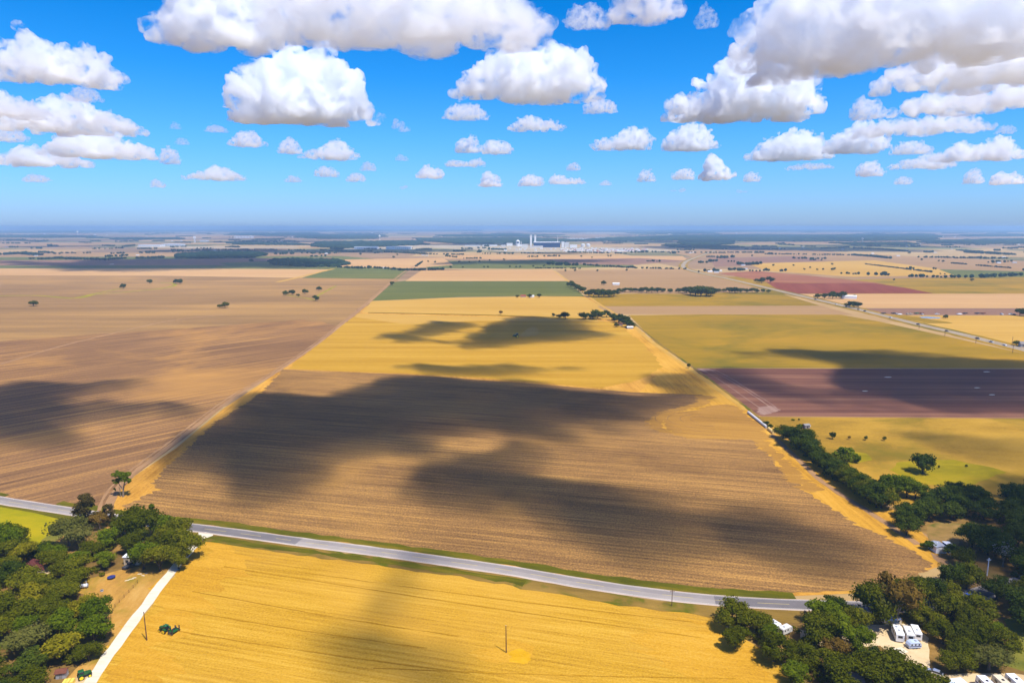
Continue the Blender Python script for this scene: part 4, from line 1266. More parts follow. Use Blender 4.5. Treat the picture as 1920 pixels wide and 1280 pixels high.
# lone pale-trunked tree by the junction
def lone_tree():
    p = at(231, 931)
    rs = np.random.default_rng(7)
    t = empty('lone_tree', (p.x, p.y, 0), 0, 'tall lone tree with bare pale trunk and lopsided crown beside the farm track', 'tree')
    mb = MB()
    mb.tube((0, 0, -.2), (.2, 0, 2.6), .5, .36, 8)
    mb.tube((.2, 0, 2.5), (.9, .2, 6.0), .34, .24, 8)
    mb.tube((.9, .2, 6.0), (1.8, .3, 9.0), .22, .1, 7)
    mb.tube((.3, 0, 3.2), (-1.3, .2, 5.6), .24, .16, 7)
    mb.tube((-1.3, .2, 5.6), (-2.0, .1, 8.6), .15, .07, 6)
    mb.tube((.7, .1, 5.2), (2.2, -.3, 6.6), .15, .07, 6)
    mb.tube((-1.0, 0, -.1), (-1.5, .1, 4.6), .2, .1, 6)
    mb.build('trunk', BARKP, t)
    V, F = [], []
    for (cx, cyy, cz, w, h, n) in ((-1.7, 0, 10.2, 4.2, 3.6, 900), (1.4, .2, 9.6, 4.8, 3.2, 900), (2.6, -.2, 7.4, 3.0, 3.2, 600), (-2.3, .1, 7.2, 3.0, 3.0, 600), (.2, .3, 8.6, 3.4, 2.2, 500), (-3.6, 0, 3.6, 1.0, 1.8, 120)):
        v, f = crown_arrays(rs, w * 1.3, h * 1.25, cz - h * .6, 10, int(n * 1.4), .5)
        b = len(V)
        V += [(a[0] + cx, a[1] + cyy, a[2]) for a in v]
        F += [tuple(i + b for i in q) for q in f]
    link_mesh('crown', V, F, L_GREEN, t)
    ALL_TREES.append((p.x, p.y, 11, 8))


lone_tree()

G_LW = 'trees of the wood left of the white drive'
G_RW = 'trees round the camper lot'
G_DW = 'trees of the shaded wood beyond the sheds'
# told apart one by one
spot('cedar0', 164, 990, 938, 'dark reddish brown cedar between the paved road and the yellow meadow, the bigger one', G_LW, 1.15)
spot('cedar1', 205, 985, 950, 'smaller dark reddish brown cedar at the edge of the paved road', G_LW, 1.0)
spot('cone0', 289, 992, 946, 'slender tree rising above the rounded crowns by the junction', G_LW, 1.0)
spot('brown0', 187, 992, 962, 'thin browning tree squeezed between the two dark cedars', G_LW)
spot('grey0', 130, 1022, 975, 'greyish tree at the end of the grass lane beside the yellow meadow', G_LW)
spot('grey1', 150, 1030, 992, 'ragged grey brown tree next to the grass lane', G_LW)
spot('yellow0', 45, 1062, 1025, 'bright yellow green sapling before the meadow edge', G_LW, .9)
spot('green0', 12, 1040, 990, 'round green tree overlapping the yellow meadow at the picture edge', G_LW)
for i, (x, y, tp) in enumerate([(245, 1010, 960), (268, 1015, 962), (310, 1012, 970), (330, 1025, 975), (345, 1050, 1000), (322, 1052, 1005), (300, 1070, 1025), (270, 1066, 1020)]):
    spot(['oak1', 'oak3', 'green1', 'oak0', 'oak2', 'oak4', 'oak1', 'green2'][i], x, y, tp,
         ['broad oak against the road behind the white roofed house', 'tall oak just behind the white roofed house', 'spreading oak beside the slender tree by the junction', 'oak on the corner facing the junction', 'oak overhanging the white gravel drive near its mouth',
          'oak between the white roofed house and the gravel drive', 'low oak shading the yard beside the gravel drive', 'low green tree in front of the white roofed house'][i], G_LW, 1.08)
MARKS_L = [('dark red roof', (70, 1070)), ('white roof', (262, 1052)), ('dark trampoline', (209, 1083)), ('small tin shed', (122, 1268)), ('parked trailer', (160, 1098)), ('white drive bend', (215, 1205)), ('yellow meadow', (60, 1015))]
wood([(-40, 995), (25, 998), (60, 1022), (95, 1026), (125, 1040), (150, 1010), (235, 1000), (335, 1000), (345, 1030), (320, 1060), (240, 1065), (205, 1072), (152, 1088), (145, 1110), (185, 1135), (208, 1170), (214, 1195), (185, 1215), (150, 1235), (125, 1262), (112, 1300), (60, 1360), (-60, 1360)],
     [[(58, 1084), (66, 1058), (92, 1056), (98, 1074), (80, 1090)], [(240, 1070), (232, 1040), (300, 1030), (310, 1050), (280, 1072)],
      [(190, 1075), (330, 1062), (260, 1150), (160, 1110)], [(84, 1202), (92, 1170), (104, 1172), (106, 1205), (92, 1240), (50, 1240), (60, 1226)], [(135, 1225), (128, 1205), (150, 1198), (152, 1208)],
      [(98, 1286), (100, 1258), (190, 1235), (180, 1290), (120, 1330), (100, 1310)], [(196, 1050), (196, 1032), (222, 1028), (226, 1044)]],
     6.8, [('oak*', 'olive oak', 5), ('green*', 'leafy green tree', 2.2), ('yellow*', 'yellowish tree', 1.0), ('grey*', 'grey green mesquite', .6), ('dark*', 'dark oak', 1.2)], MARKS_L, G_LW, 3, 'wood', (5.8, 9.2), wk=(1.12, 1.4), clear=1.2, view=(0.0, 4.0))

# hedgerow along the headland
HL = [(1468, 822, 796), (1483, 832, 799), (1497, 842, 803), (1510, 853, 815), (1521, 860, 828), (1534, 874, 846), (1546, 882, 851), (1560, 893, 862), (1571, 897, 864), (1580, 906, 874), (1592, 912, 880), (1602, 920, 886), (1611, 927, 892), (1622, 934, 900), (1632, 944, 906), (1643, 951, 908), (1652, 952, 915), (1618, 922, 890), (1590, 902, 876), (1554, 880, 854), (1530, 862, 838), (1502, 838, 806)]
NTH = ['first', 'second', 'third', 'fourth', 'fifth', 'sixth', 'seventh', 'eighth', 'ninth', 'tenth', 'eleventh', 'twelfth', 'thirteenth', 'fourteenth', 'fifteenth', 'sixteenth', 'seventeenth', 'eighteenth', 'nineteenth', 'twentieth', 'twenty-first', 'twenty-second', 'twenty-third', 'twenty-fourth']
for i, (x, y, tp) in enumerate(sorted(HL)):
    spot('dark%d' % (i % 4) if i % 3 else 'oak%d' % (i % 5), x, y, tp, '%s tree of the hedgerow along the gold headland, counted from the maroon field' % NTH[i], 'hedgerow along the gold headland', 1.3)
# pasture trees
spot('bush0', 1580, 866, 837, 'rounded bright green tree on its own green patch in the pasture', None, 1.0, name='pasture_tree')
spot('bush0', 1602, 866, 849, 'small green tree leaning on the rounded bright green pasture tree', None, 1.0, name='pasture_tree')
spot('mid1', 1730, 887, 856, 'single dark tree standing in the yellow green part of the pasture', None, 1.05)
spot('dark2', 1561, 823, 810, 'largest of four little trees in a row across the pasture', 'little pasture trees in a row', .9)
spot('brown0', 1592, 824, 817, 'brown sapling, second in the row of little pasture trees', 'little pasture trees in a row', .9)
spot('oak2', 1623, 825, 817, 'third in the row of little pasture trees', 'little pasture trees in a row', .9)
spot('oak0', 1658, 826, 818, 'last in the row of little pasture trees', 'little pasture trees in a row', .9)
spot('bush1', 1436, 797, 789, 'dark bush at the corner of the maroon field near the culvert pipe', None, 1.0, 'bush')
spot('bush1', 1444, 803, 795, 'round bush between the culvert pipe and the hedgerow', None, 1.0, 'bush')
spot('bush0', 1500, 801, 794, 'low green bush next to the ruined shed in the pasture', None, 1.4, 'bush')
spot('bush0', 1487, 788, 785, 'flat green bush under the edge of the maroon field', None, 1.8, 'bush')
spot('bush1', 1498, 788, 784, 'tiny dark bush under the edge of the maroon field', None, .6, 'bush')
spot('bush1', 1702, 884, 880, 'low scrub beside the single dark pasture tree', None, 1.6, 'bush')
spot('bush1', 1812, 875, 871, 'small dot of a bush far out in the pasture', None, .8, 'bush')
spot('bush1', 1760, 878, 872, 'thin upright bush right of the single dark pasture tree', None, .35, 'bush')
spot('mid1', 1291, 690, 681, 'small tree at the corner where the olive and maroon fields meet', None, .7)
# bright bushes before the shaded wood
for i, (x, y, tp) in enumerate([(1662, 925, 893), (1680, 930, 892), (1700, 932, 900), (1716, 934, 905)]):
    spot('green%d' % (i % 3), x, y, tp, '%s of the bright green trees in front of the shaded wood, from the hedgerow' % NTH[i], 'bright trees in front of the shaded wood', 1.2)

MARKS_D = [('two sheds', (1765, 1030)), ('white pole', (1851, 1078)), ('gold headland', (1690, 975)), ('dry pasture', (1800, 905)), ('dead tree', (1878, 1050)), ('dirt yard', (1815, 1110))]
wood([(1672, 965), (1690, 950), (1715, 935), (1750, 925), (1785, 922), (1800, 905), (1830, 915), (1870, 925), (1890, 912), (2060, 890), (2100, 1180), (1940, 1165), (1890, 1140), (1870, 1100), (1880, 1070), (1850, 1020), (1862, 985), (1820, 970), (1745, 962), (1728, 984), (1716, 992), (1700, 988)],
     [[(1735, 990), (1760, 978), (1840, 980), (1870, 1010), (1812, 1015), (1800, 1040), (1890, 1080), (1860, 1090), (1780, 1080), (1738, 1035)], [(1724, 1004), (1790, 1000), (1800, 1036), (1736, 1040)]],
     7.6, [('dark*', 'dark oak', 6), ('oak*', 'olive oak', 1.0), ('green*', 'leafy green tree', .8)], MARKS_D, G_DW, 11, 'shaded wood', (7, 10.5), wk=(1.15, 1.45))
for i, (x, y, tp) in enumerate([(1822, 1025, 985), (1838, 1032, 990), (1852, 1040, 996), (1864, 1048, 1000)]):
    spot('dark%d' % i, x, y, tp, '%s dark oak of the clump behind the two sheds' % NTH[i], G_DW, 1.1)
for i, (x, y, tp, k) in enumerate([(1786, 1046, 1022, 'dark0'), (1806, 1062, 1034, 'oak1'), (1742, 1030, 1014, 'bush0'), (1790, 1100, 1062, 'dark3'), (1812, 1104, 1066, 'oak4'), (1830, 1092, 1068, 'dark1'), (1775, 1096, 1070, 'dark2')]):
    spot(k, x, y, tp, ['round tree in front of the blue walled shed', 'tree between the blue walled shed and the white pole', 'bush at the corner of the white shed', 'dark tree on the road bend, trunk showing above the dirt yard', 'olive tree beside the dirt yard on the road bend',
                       'dark tree between the dirt yard and the white pole', 'dark tree at the tip of the brown stubble field'][i], G_DW, 1.1, cat='bush' if k.startswith('bush') else 'tree')
spot('dead0', 1880, 1062, 1020, 'bare grey dead tree at the edge of the shaded wood', G_DW)

MARKS_R = [('silver camper', (1660, 1172)), ('teal tent trailer', (1450, 1172)), ('grey roofed house', (1598, 1262)), ('small camper van', (1712, 1215)), ('white canopy roof', (1810, 1275)), ('paved road', (1560, 1142)), ('golden field', (1400, 1200)), ('mown meadow', (1885, 1200))]
for i, (x, y, tp, k) in enumerate([(1652, 1166, 1108, 'grey1'), (1636, 1168, 1105, 'oak2'), (1680, 1172, 1092, 'brown0'), (1700, 1150, 1098, 'oak3'), (1725, 1140, 1090, 'oak1'), (1745, 1135, 1092, 'dark2')]):
    spot(k, x, y, tp, ['thin tree with bare pale trunk above the silver camper', 'tall tree with bare trunk between road and silver camper', 'rust tinged tree leaning over the silver camper', 'tall oak behind the silver camper', 'tall oak on the road bend above the camper lot', 'dark oak at the far corner of the camper wood'][i], G_RW, .9)
wood([(1352, 1160), (1372, 1142), (1400, 1140), (1440, 1148), (1500, 1155), (1530, 1140), (1580, 1128), (1620, 1140), (1690, 1105), (1730, 1090), (1790, 1105), (1850, 1140), (1885, 1180), (1890, 1225), (1850, 1240), (1800, 1258), (1760, 1250), (1738, 1255), (1700, 1300), (1620, 1340), (1500, 1340), (1490, 1290), (1465, 1235), (1440, 1212), (1400, 1198), (1365, 1185)],
     [[(1440, 1185), (1446, 1168), (1492, 1162), (1500, 1190), (1470, 1200)], [(1622, 1165), (1700, 1160), (1745, 1198), (1745, 1250), (1726, 1262), (1680, 1236), (1630, 1205)],
      [(1588, 1278), (1590, 1266), (1612, 1264), (1614, 1278)], [(1770, 1300), (1772, 1274), (1830, 1268), (1850, 1258), (1980, 1262), (2000, 1340), (1770, 1340)]],
     6.4, [('oak*', 'olive oak', 5), ('dark*', 'dark oak', 2.0), ('green*', 'leafy green tree', 1.4), ('brown0', 'browning tree', .35), ('yellow*', 'yellowish tree', .3), ('grey*', 'grey green mesquite', .5)], MARKS_R, G_RW, 17, 'camper wood', (6, 9.6), wk=(1.12, 1.42), clear=2.2, view=(-1.0, 4.0, 7.5))

# field trees further out: x, foot row, top row, label
FT = [
 (63, 573, 565, 'midg0', 'lone tree at the end of a short scrub strip far out in the brown field'),
 (231, 540, 533, 'mid0', 'small round tree on the grassed waterway, nearer of two dots'),
 (281, 531, 525, 'mid1', 'small round tree above the bend of the grassed waterway'),
 (330, 531, 524, 'mid2', 'wide dark tree at the tip of the grassed waterway'),
 (337, 531, 524, 'mid3', 'dark tree joined to the wide one at the tip of the grassed waterway'),
 (422, 576, 566, 'midg1', 'grey green tree with two shrubs alone in the brown field'),
 (412, 576, 571, 'midg0', 'small shrub beside the grey green tree in the brown field'),
 (536, 553, 545, 'mid0', 'first tree of the open group in the brown field near the gold track'),
 (548, 552, 544, 'mid1', 'second tree of the open group in the brown field near the gold track'),
 (559, 555, 551, 'midg0', 'little tree of the open group in the brown field near the gold track'),
 (572, 550, 542, 'mid2', 'third tree of the open group in the brown field near the gold track'),
 (592, 563, 554, 'mid3', 'lowest tree of the open group in the brown field near the gold track'),
 (598, 544, 537, 'mid0', 'topmost tree of the open group in the brown field near the gold track'),
 (735, 534, 528, 'mid1', 'small tree at the corner of the green field beside the gold track'),
 (939, 590, 581, 'brown', 'ragged brown tree on the ditch across the golden fields'),
 (1038, 592, 587, 'mid2', 'small dark tree on the ditch, first from the ragged brown tree'),
 (1048, 596, 589, 'midg0', 'thin tree on the ditch, second from the ragged brown tree'),
 (1060, 597, 584, 'mid3', 'bigger dark tree on the ditch, third from the ragged brown tree'),
 (1093, 598, 585, 'mid0', 'first tree of the farm clump where ditch and headland meet'),
 (1103, 597, 587, 'mid1', 'second tree of the farm clump where ditch and headland meet'),
 (1112, 598, 586, 'mid2', 'third tree of the farm clump where ditch and headland meet'),
 (1120, 597, 580, 'mid3', 'tallest tree of the farm clump where ditch and headland meet'),
 (1137, 594, 582, 'mid1', 'upright tree of the farm clump where ditch and headland meet'),
 (1150, 600, 587, 'mid0', 'dark tree leading the row down from the farm clump'),
 (1160, 604, 588, 'mid2', 'second tree in the row down from the farm clump'),
 (1169, 607, 591, 'mid3', 'third tree in the row down from the farm clump'),
 (1176, 612, 598, 'mid1', 'fourth tree in the row down from the farm clump'),
 (1182, 614, 601, 'mid0', 'last tree in the row down from the farm clump'),
 (1156, 612, 605, 'midg1', 'small shrub on the bare patch below the farm clump'),
 (970, 557, 553, 'midg0', 'small tree at the left end of the tiny farmstead under the green field'),
 (993, 557, 551, 'mid0', 'rounded tree in the middle of the tiny farmstead under the green field'),
 (1011, 557, 551, 'mid1', 'wide tree at the right end of the tiny farmstead under the green field'),
 (1070, 537, 526, 'mid2', 'first tree of the short diagonal row at the corner of the green field'),
 (1077, 541, 530, 'mid3', 'second tree of the short diagonal row at the corner of the green field'),
 (1085, 545, 534, 'mid0', 'third tree of the short diagonal row at the corner of the green field'),
 (1092, 548, 538, 'mid1', 'last tree of the short diagonal row at the corner of the green field'),
 (1132, 533, 526, 'mid0', 'round tree beside the white barn in the pinkish field'),
 (1419, 529, 523, 'mid1', 'first of three round trees by the highway above the red field'),
 (1428, 530, 520, 'mid2', 'second of three round trees by the highway above the red field'),
 (1444, 529, 519, 'mid3', 'third of three round trees by the highway above the red field'),
 (1533, 559, 551, 'midg0', 'paler tree of the homestead below the red field'),
 (1546, 559, 551, 'mid1', 'second tree of the homestead below the red field'),
 (1561, 559, 547, 'mid2', 'third tree of the homestead below the red field'),
 (1577, 559, 547, 'mid3', 'dark tree against the white roof of the homestead below the red field'),
 (1602, 557, 553, 'mid0', 'tiny tree beyond the white roof of the homestead'),
 (1592, 575, 565, 'midg1', 'first tree of the low clump on the highway edge'),
 (1601, 576, 566, 'mid1', 'second tree of the low clump on the highway edge'),
 (1609, 576, 567, 'mid0', 'third tree of the low clump on the highway edge'),
 (1773, 596, 591, 'mid2', 'single round bush in the gold field beside the pond'),
 (1912, 591, 581, 'mid3', 'dark tree cut by the picture edge at the end of the parked rows'),
 (1924, 592, 580, 'mid0', 'second dark tree past the end of the parked rows'),
 (1906, 647, 640, 'midg0', 'brown green shrub in front of the grey house by the highway'),
 (1561, 507, 503, 'mid1', 'single round tree in the gold field beyond the red field'),
 (1676, 525, 523, 'mid2', 'dot of a tree in the olive field'),
 (1822, 526, 523, 'mid3', 'small shrub far right in the olive field'),
 (471, 491, 486, 'mid0', 'round tree standing out in the shaded field at left'),
]
for x, y, tp, k, lb in FT:
    if k == 'brown':
        spot('brown0', x, y, tp, lb)
    else:
        spot(k, x, y + .8, tp - .6, lb, 'field trees', 1.2)
# windbreak across the middle: each tree of it
WB = [(1104, 555, 543), (1113, 556, 542), (1122, 556, 541), (1132, 556, 541), (1142, 556, 542), (1151, 555, 543), (1162, 548, 540), (1172, 547, 539), (1182, 547, 539), (1192, 547, 540), (1202, 548, 538), (1212, 548, 538), (1222, 548, 538), (1233, 548, 539), (1243, 547, 540), (1256, 548, 541),
      (1272, 548, 540), (1284, 549, 538), (1294, 552, 537), (1304, 554, 536), (1314, 555, 536), (1324, 555, 537), (1333, 554, 539), (1347, 547, 541), (1357, 547, 541), (1368, 548, 539), (1378, 549, 538), (1388, 548, 540), (1399, 548, 541), (1410, 548, 540), (1419, 548, 541), (1430, 547, 542), (1441, 548, 543)]
for i, (x, y, tp) in enumerate(WB):
    spot('mid%d' % (i % 4), x, y + .6, tp - .3, '%s%s tree of the long windbreak running to the highway, counted from the green field' % (('' if i < 24 else 'twenty-'), NTH[i] if i < 24 else ['fifth', 'sixth', 'seventh', 'eighth', 'ninth', 'tenth', 'eleventh', 'twelfth', 'thirteenth'][i - 24]), 'windbreak in the middle distance', 1.4)
undergrowth([(1470, 815), (1500, 826), (1560, 874), (1640, 925), (1668, 945), (1655, 958), (1600, 925), (1540, 888), (1490, 838)], [], 70, 5, L_DARK, (1.5, 3.2))
undergrowth([(1672, 970), (1715, 945), (1790, 930), (1870, 935), (1930, 915), (1990, 1180), (1940, 1175), (1890, 1150), (1870, 1100), (1885, 1075), (1855, 1020), (1862, 990), (1820, 975), (1745, 968), (1720, 1005), (1700, 1000)],
            [[(1722, 1000), (1800, 995), (1890, 1085), (1860, 1095), (1740, 1045)], [(1786, 1098), (1850, 1098), (1850, 1128), (1790, 1128)]], 150, 6, L_DARK)
undergrowth([(1360, 1180), (1400, 1160), (1500, 1166), (1560, 1160), (1640, 1160), (1690, 1145), (1760, 1130), (1850, 1160), (1885, 1215), (1850, 1248), (1770, 1262), (1742, 1262), (1700, 1310), (1500, 1310), (1470, 1245), (1440, 1218)],
            [[(1610, 1160), (1705, 1158), (1750, 1198), (1750, 1275), (1715, 1275), (1680, 1245), (1620, 1212)], [(1575, 1285), (1580, 1255), (1625, 1252), (1628, 1285)]], 120, 7, L_OAK)
undergrowth([(-20, 1040), (60, 1040), (130, 1056), (160, 1010), (240, 1005), (330, 1005), (345, 1040), (320, 1064), (240, 1075), (150, 1100), (150, 1115), (195, 1150), (210, 1200), (170, 1235), (110, 1262), (90, 1320), (-20, 1320)],
            [[(50, 1092), (60, 1052), (110, 1052), (110, 1090)], [(195, 1095), (335, 1065), (230, 1180), (155, 1125)], [(100, 1290), (105, 1256), (190, 1245), (170, 1300)], [(225, 1072), (225, 1040), (310, 1032), (315, 1068)]], 130, 8, L_OAK)


# ---------------------------------------------------------------- built things
P_WHITE = plain('white_paint', (.78, .78, .77), .45, .4, var=.05)
P_OFFW = plain('offwhite_paint', (.66, .63, .57), .5, .4, var=.08)
P_CREAM = plain('cream_paint', (.66, .56, .38), .45, .4, var=.06)
P_BEIGE = plain('beige_paint', (.52, .42, .28), .5, .4, var=.08)
P_SILVER = plain('brushed_aluminium', (.72, .74, .78), .28, .5, metal=.75, var=.06)
P_TIN = plain('grey_tin', (.42, .43, .45), .5, .4, metal=.3, var=.15)
P_RUST = plain('rusty_tin', (.16, .055, .03), .85, .2, var=.4, scale=1.5)
P_REDROOF = plain('dark_red_roofing', (.13, .035, .028), .8, .2, var=.25, scale=1.5)
P_SHINGLE = plain('grey_shingles', (.24, .21, .19), .9, .1, var=.2, scale=2)
P_BLUE = plain('blue_cladding', (.03, .07, .26), .5, .4, var=.1)
P_GLASS = plain('dark_glass', (.02, .025, .03), .08, .6, var=.1)
P_BLACK = plain('black_rubber', (.018, .018, .02), .85, .2, var=.2)
P_TGREEN = plain('tractor_green', (.014, .095, .018), .4, .5, var=.1)
P_TYEL = plain('tractor_yellow', (.82, .60, .01), .4, .5, var=.05)
P_STEEL = plain('dark_steel', (.05, .045, .05), .5, .5, metal=.4, var=.25)
P_WOOD = plain('weathered_pole_wood', (.12, .06, .035), .9, .1, var=.3, scale=2)
P_GREYW = plain('grey_boards', (.25, .23, .21), .9, .1, var=.3, scale=2)
P_PALEW = plain('pale_boards', (.62, .52, .36), .9, .1, var=.15, scale=2)
P_CONC = plain('pale_concrete', (.56, .53, .49), .8, .2, var=.08)
P_TEAL = plain('teal_canvas', (.03, .30, .28), .8, .2, var=.15)
P_YTARP = plain('yellow_straw', (.78, .55, .10), .9, .1, var=.2, scale=3)
P_PIPE = plain('yellowed_pipe', (.72, .50, .16), .6, .3, var=.12)
P_STRIPE = plain('navy_stripe', (.03, .04, .16), .4, .5, var=.05)
P_RED = plain('red_paint', (.38, .03, .025), .5, .4, var=.1)
P_DGREY = plain('charcoal_paint', (.045, .047, .055), .35, .5, var=.1)
P_FBLUE = plain('deep_blue_glazing', (.002, .025, .10), .25, .5, var=.2, scale=.05)
P_BRICKP = plain('pale_brick', (.42, .34, .26), .85, .1, var=.15)


def gable(root, w, d, h, rise, wall, roof, over=.3, ridge='y', wins=True, door=None):
    """walls, gabled roof, windows and a door under one house"""
    mb = MB()
    if ridge == 'y':
        prof = [(-w / 2, 0), (w / 2, 0), (w / 2, h), (0, h + rise), (-w / 2, h)]
        mb.prism(prof, -d / 2, d / 2)
        wl = mb.build('wall', wall, root)
        rb = MB()
        t = .14
        s = rise / (w / 2)
        for sg in (-1, 1):
            a = [(0, h + rise + .02), (sg * (w / 2 + over), h - s * over + .02), (sg * (w / 2 + over), h - s * over + .02 + t), (0, h + rise + .02 + t)]
            rb.prism(a if sg > 0 else a[::-1], -d / 2 - over, d / 2 + over)
        rb.build('roof', roof, root)
    else:
        prof = [(-d / 2, 0), (d / 2, 0), (d / 2, h), (0, h + rise), (-d / 2, h)]
        m2 = MB()
        m2.prism(prof, -w / 2, w / 2)
        m2.v = [(y, x, z) for x, y, z in m2.v]
        m2.f = [f[::-1] for f in m2.f]
        m2.build('wall', wall, root)
        rb = MB()
        t = .14
        s = rise / (d / 2)
        for sg in (-1, 1):
            a = [(0, h + rise + .02), (sg * (d / 2 + over), h - s * over + .02), (sg * (d / 2 + over), h - s * over + .02 + t), (0, h + rise + .02 + t)]
            rb.prism(a if sg > 0 else a[::-1], -w / 2 - over, w / 2 + over)
        rb.v = [(y, x, z) for x, y, z in rb.v]
        rb.f = [f[::-1] for f in rb.f]
        rb.build('roof', roof, root)
    if wins:
        for x in (-w * .28, w * .28):
            wm = MB()
            wm.box(x - .45, x + .45, -d / 2 - .05, -d / 2 + .02, h * .4, h * .78)
            wm.build('window', P_GLASS, root)
        dm = MB()
        dm.box(-.45, .45, -d / 2 - .06, -d / 2 + .02, .02, h * .8)
        dm.build('door', door or P_RUST, root)
    return root


# ---- the two sheds
t = empty('garage_shed', (159.9, 240.4, 0), R(2), 'white shed with low grey roof and wide garage door by the brown stubble', 'shed')
mb = MB()
mb.prism([(-2.0, 0), (2.0, 0), (2.0, 2.5), (0, 2.85), (-2.0, 2.5)], -2.4, 2.2)
mb.build('wall', P_WHITE, t)
mb = MB()
mb.prism([(-2.2, 2.5), (0, 2.88), (2.2, 2.5), (2.2, 2.6), (0, 2.98), (-2.2, 2.6)], -2.55, 2.35)
mb.build('roof', P_TIN, t)
mb = MB(); mb.box(-.95, 1.25, -2.47, -2.38, .05, 1.9)
for k in range(4):
    mb.box(-.9, 1.2, -2.49, -2.46, .12 + .45 * k, .46 + .45 * k)
d_ = mb.build('garage_door', P_OFFW, t)
mb = MB(); mb.box(-2.06, -1.97, -.6, .1, 1.1, 1.8); mb.build('window', P_GLASS, t)
mb = MB(); mb.box(-.15, .25, .1, .5, 2.8, 3.15); mb.build('vent', P_WHITE, t)

t = empty('open_shed', (164.1, 240.0, 0), R(2), 'narrow shed with bright white roof and blue side wall next to the white shed', 'shed')
mb = MB(); mb.box(-1.15, -1.05, -2.0, 2.2, 0, 2.75); mb.box(-1.05, 1.2, 2.1, 2.2, 0, 2.7); mb.box(1.1, 1.2, -2.0, 2.1, 0, 2.6)
mb.build('wall', P_BLUE, t)
mb = MB(); mb.prism([(-1.35, 2.78), (1.35, 2.64), (1.35, 2.76), (-1.35, 2.9)], -2.3, 2.35); mb.build('roof', P_WHITE, t)
for x in (-1.0, 1.05):
    mb = MB(); mb.box(x - .08, x + .08, -2.15, -2.01, 0, 2.66); mb.build('post', P_WHITE, t)

# ---- houses in the left wood
t = empty('house', (-167.6, 223.2, 0), R(-52), 'house with dark red roof half hidden in the wood at left', 'house')
gable(t, 8.2, 4.6, 2.4, 1.3, P_BRICKP, P_REDROOF, ridge='x')
t = empty('house', (-137.0, 230.8, 0), R(0), 'low house with flat white roof among oaks by the white drive', 'house')
mb = MB(); mb.box(-2.7, 2.7, -1.7, 1.5, 0, 3.0); mb.build('wall', P_BEIGE, t)
mb = MB(); mb.prism([(-3.0, 3.02), (3.0, 3.02), (3.0, 3.16), (-3.0, 3.3)], -1.95, 1.75); mb.build('roof', P_WHITE, t)
for x in (-1.5, 1.4):
    mb = MB(); mb.box(x - .5, x + .5, -1.76, -1.68, 1.0, 2.0); mb.build('window', P_GLASS, t)
mb = MB(); mb.box(-.4, .4, -1.77, -1.68, .03, 2.1); mb.build('door', P_RUST, t)
t = empty('barn', (-130.2, 235.0, 0), R(8), 'rust brown open shed behind the white roofed house', 'shed')
mb = MB(); mb.prism([(-2.4, 2.2), (2.4, 2.7), (2.4, 2.84), (-2.4, 2.34)], -1.6, 1.6); mb.build('roof', P_RUST, t)
for x in (-2.2, 2.2):
    for y in (-1.4, 1.4):
        mb = MB(); mb.box(x - .08, x + .08, y - .08, y + .08, 0, 2.2 + (x + 2.4) * .1); mb.build('post', P_WOOD, t)
t = empty('tin_shed', tuple(at(117, 1268)), R(12), 'small tin shed with rusty roof at the wood edge by the green tractor', 'shed')
gable(t, 2.4, 2.0, 1.8, .5, P_TIN, P_RUST, ridge='x', wins=False)
mb = MB(); mb.box(-.4, .4, -1.05, -.98, .02, 1.6); mb.build('door', P_GREYW, t)
t = empty('straw_stack', tuple(at(129, 1282)), R(10), 'bright yellow straw stack cut off by the bottom edge', 'straw stack')
for k in range(3):
    mb = MB(); mb.box(-1.3 + k * .88, -.46 + k * .88, -1.0, 1.0, 0, 1.15 + .06 * (k % 2), top=(.06, .06)); mb.build('bale', P_YTARP, t)
t = empty('trampoline', tuple(at(209, 1084)), 0, 'dark round trampoline at the edge of the yard trees', 'trampoline')
mb = MB(); mb.lathe([(1.15, .62), (1.3, .62), (1.3, .70), (1.15, .70)], 24); mb.build('rim', P_STRIPE, t)
mb = MB(); mb.lathe([(.02, .66), (1.15, .66), (1.15, .68), (.02, .68)], 24); mb.build('jumping_mat', P_BLACK, t)
for k in range(6):
    a = k * math.pi / 3
    mb = MB(); mb.tube((1.22 * math.cos(a), 1.22 * math.sin(a), 0), (1.22 * math.cos(a), 1.22 * math.sin(a), .63), .04); mb.build('leg', P_STEEL, t)
t = empty('water_tank', tuple(at(158, 1102)), R(8), 'white horizontal tank with rounded end beside the yard trees', 'tank')
mb = MB(); mb.tube((-1.1, 0, .95), (1.1, 0, .95), .62, n=18); mb.build('tank_body', P_WHITE, t, smooth=False)
mb = MB(); mb.tube((-1.3, 0, .95), (-1.1, 0, .95), .38, .62, n=18); mb.tube((1.1, 0, .95), (1.3, 0, .95), .62, .38, n=18); mb.build('end_cap', P_TIN, t)
for x in (-.8, .8):
    mb = MB(); mb.box(x - .1, x + .1, -.5, .5, 0, .45); mb.build('saddle', P_STEEL, t)
t = empty('white_post', tuple(at(162.5, 1101)), 0, 'short white post standing by the white tank', 'post')
mb = MB(); mb.tube((0, 0, 0), (0, 0, 2.3), .09, .08); mb.build('shaft', P_WHITE, t)
mb = MB(); mb.box(-.14, .14, -.14, .14, 2.3, 2.42); mb.build('cap', P_WHITE, t)
t = empty('stock_trough', tuple(at(191, 1108)), 0, 'small round metal trough in the dry yard', 'trough')
mb = MB(); mb.lathe([(.42, .02), (.5, .02), (.5, .5), (.44, .5), (.44, .3)], 18); mb.build('rim', P_TIN, t)
mb = MB(); mb.lathe([(.01, .28), (.43, .28), (.43, .32), (.01, .32)], 18); mb.build('water', P_GLASS, t)
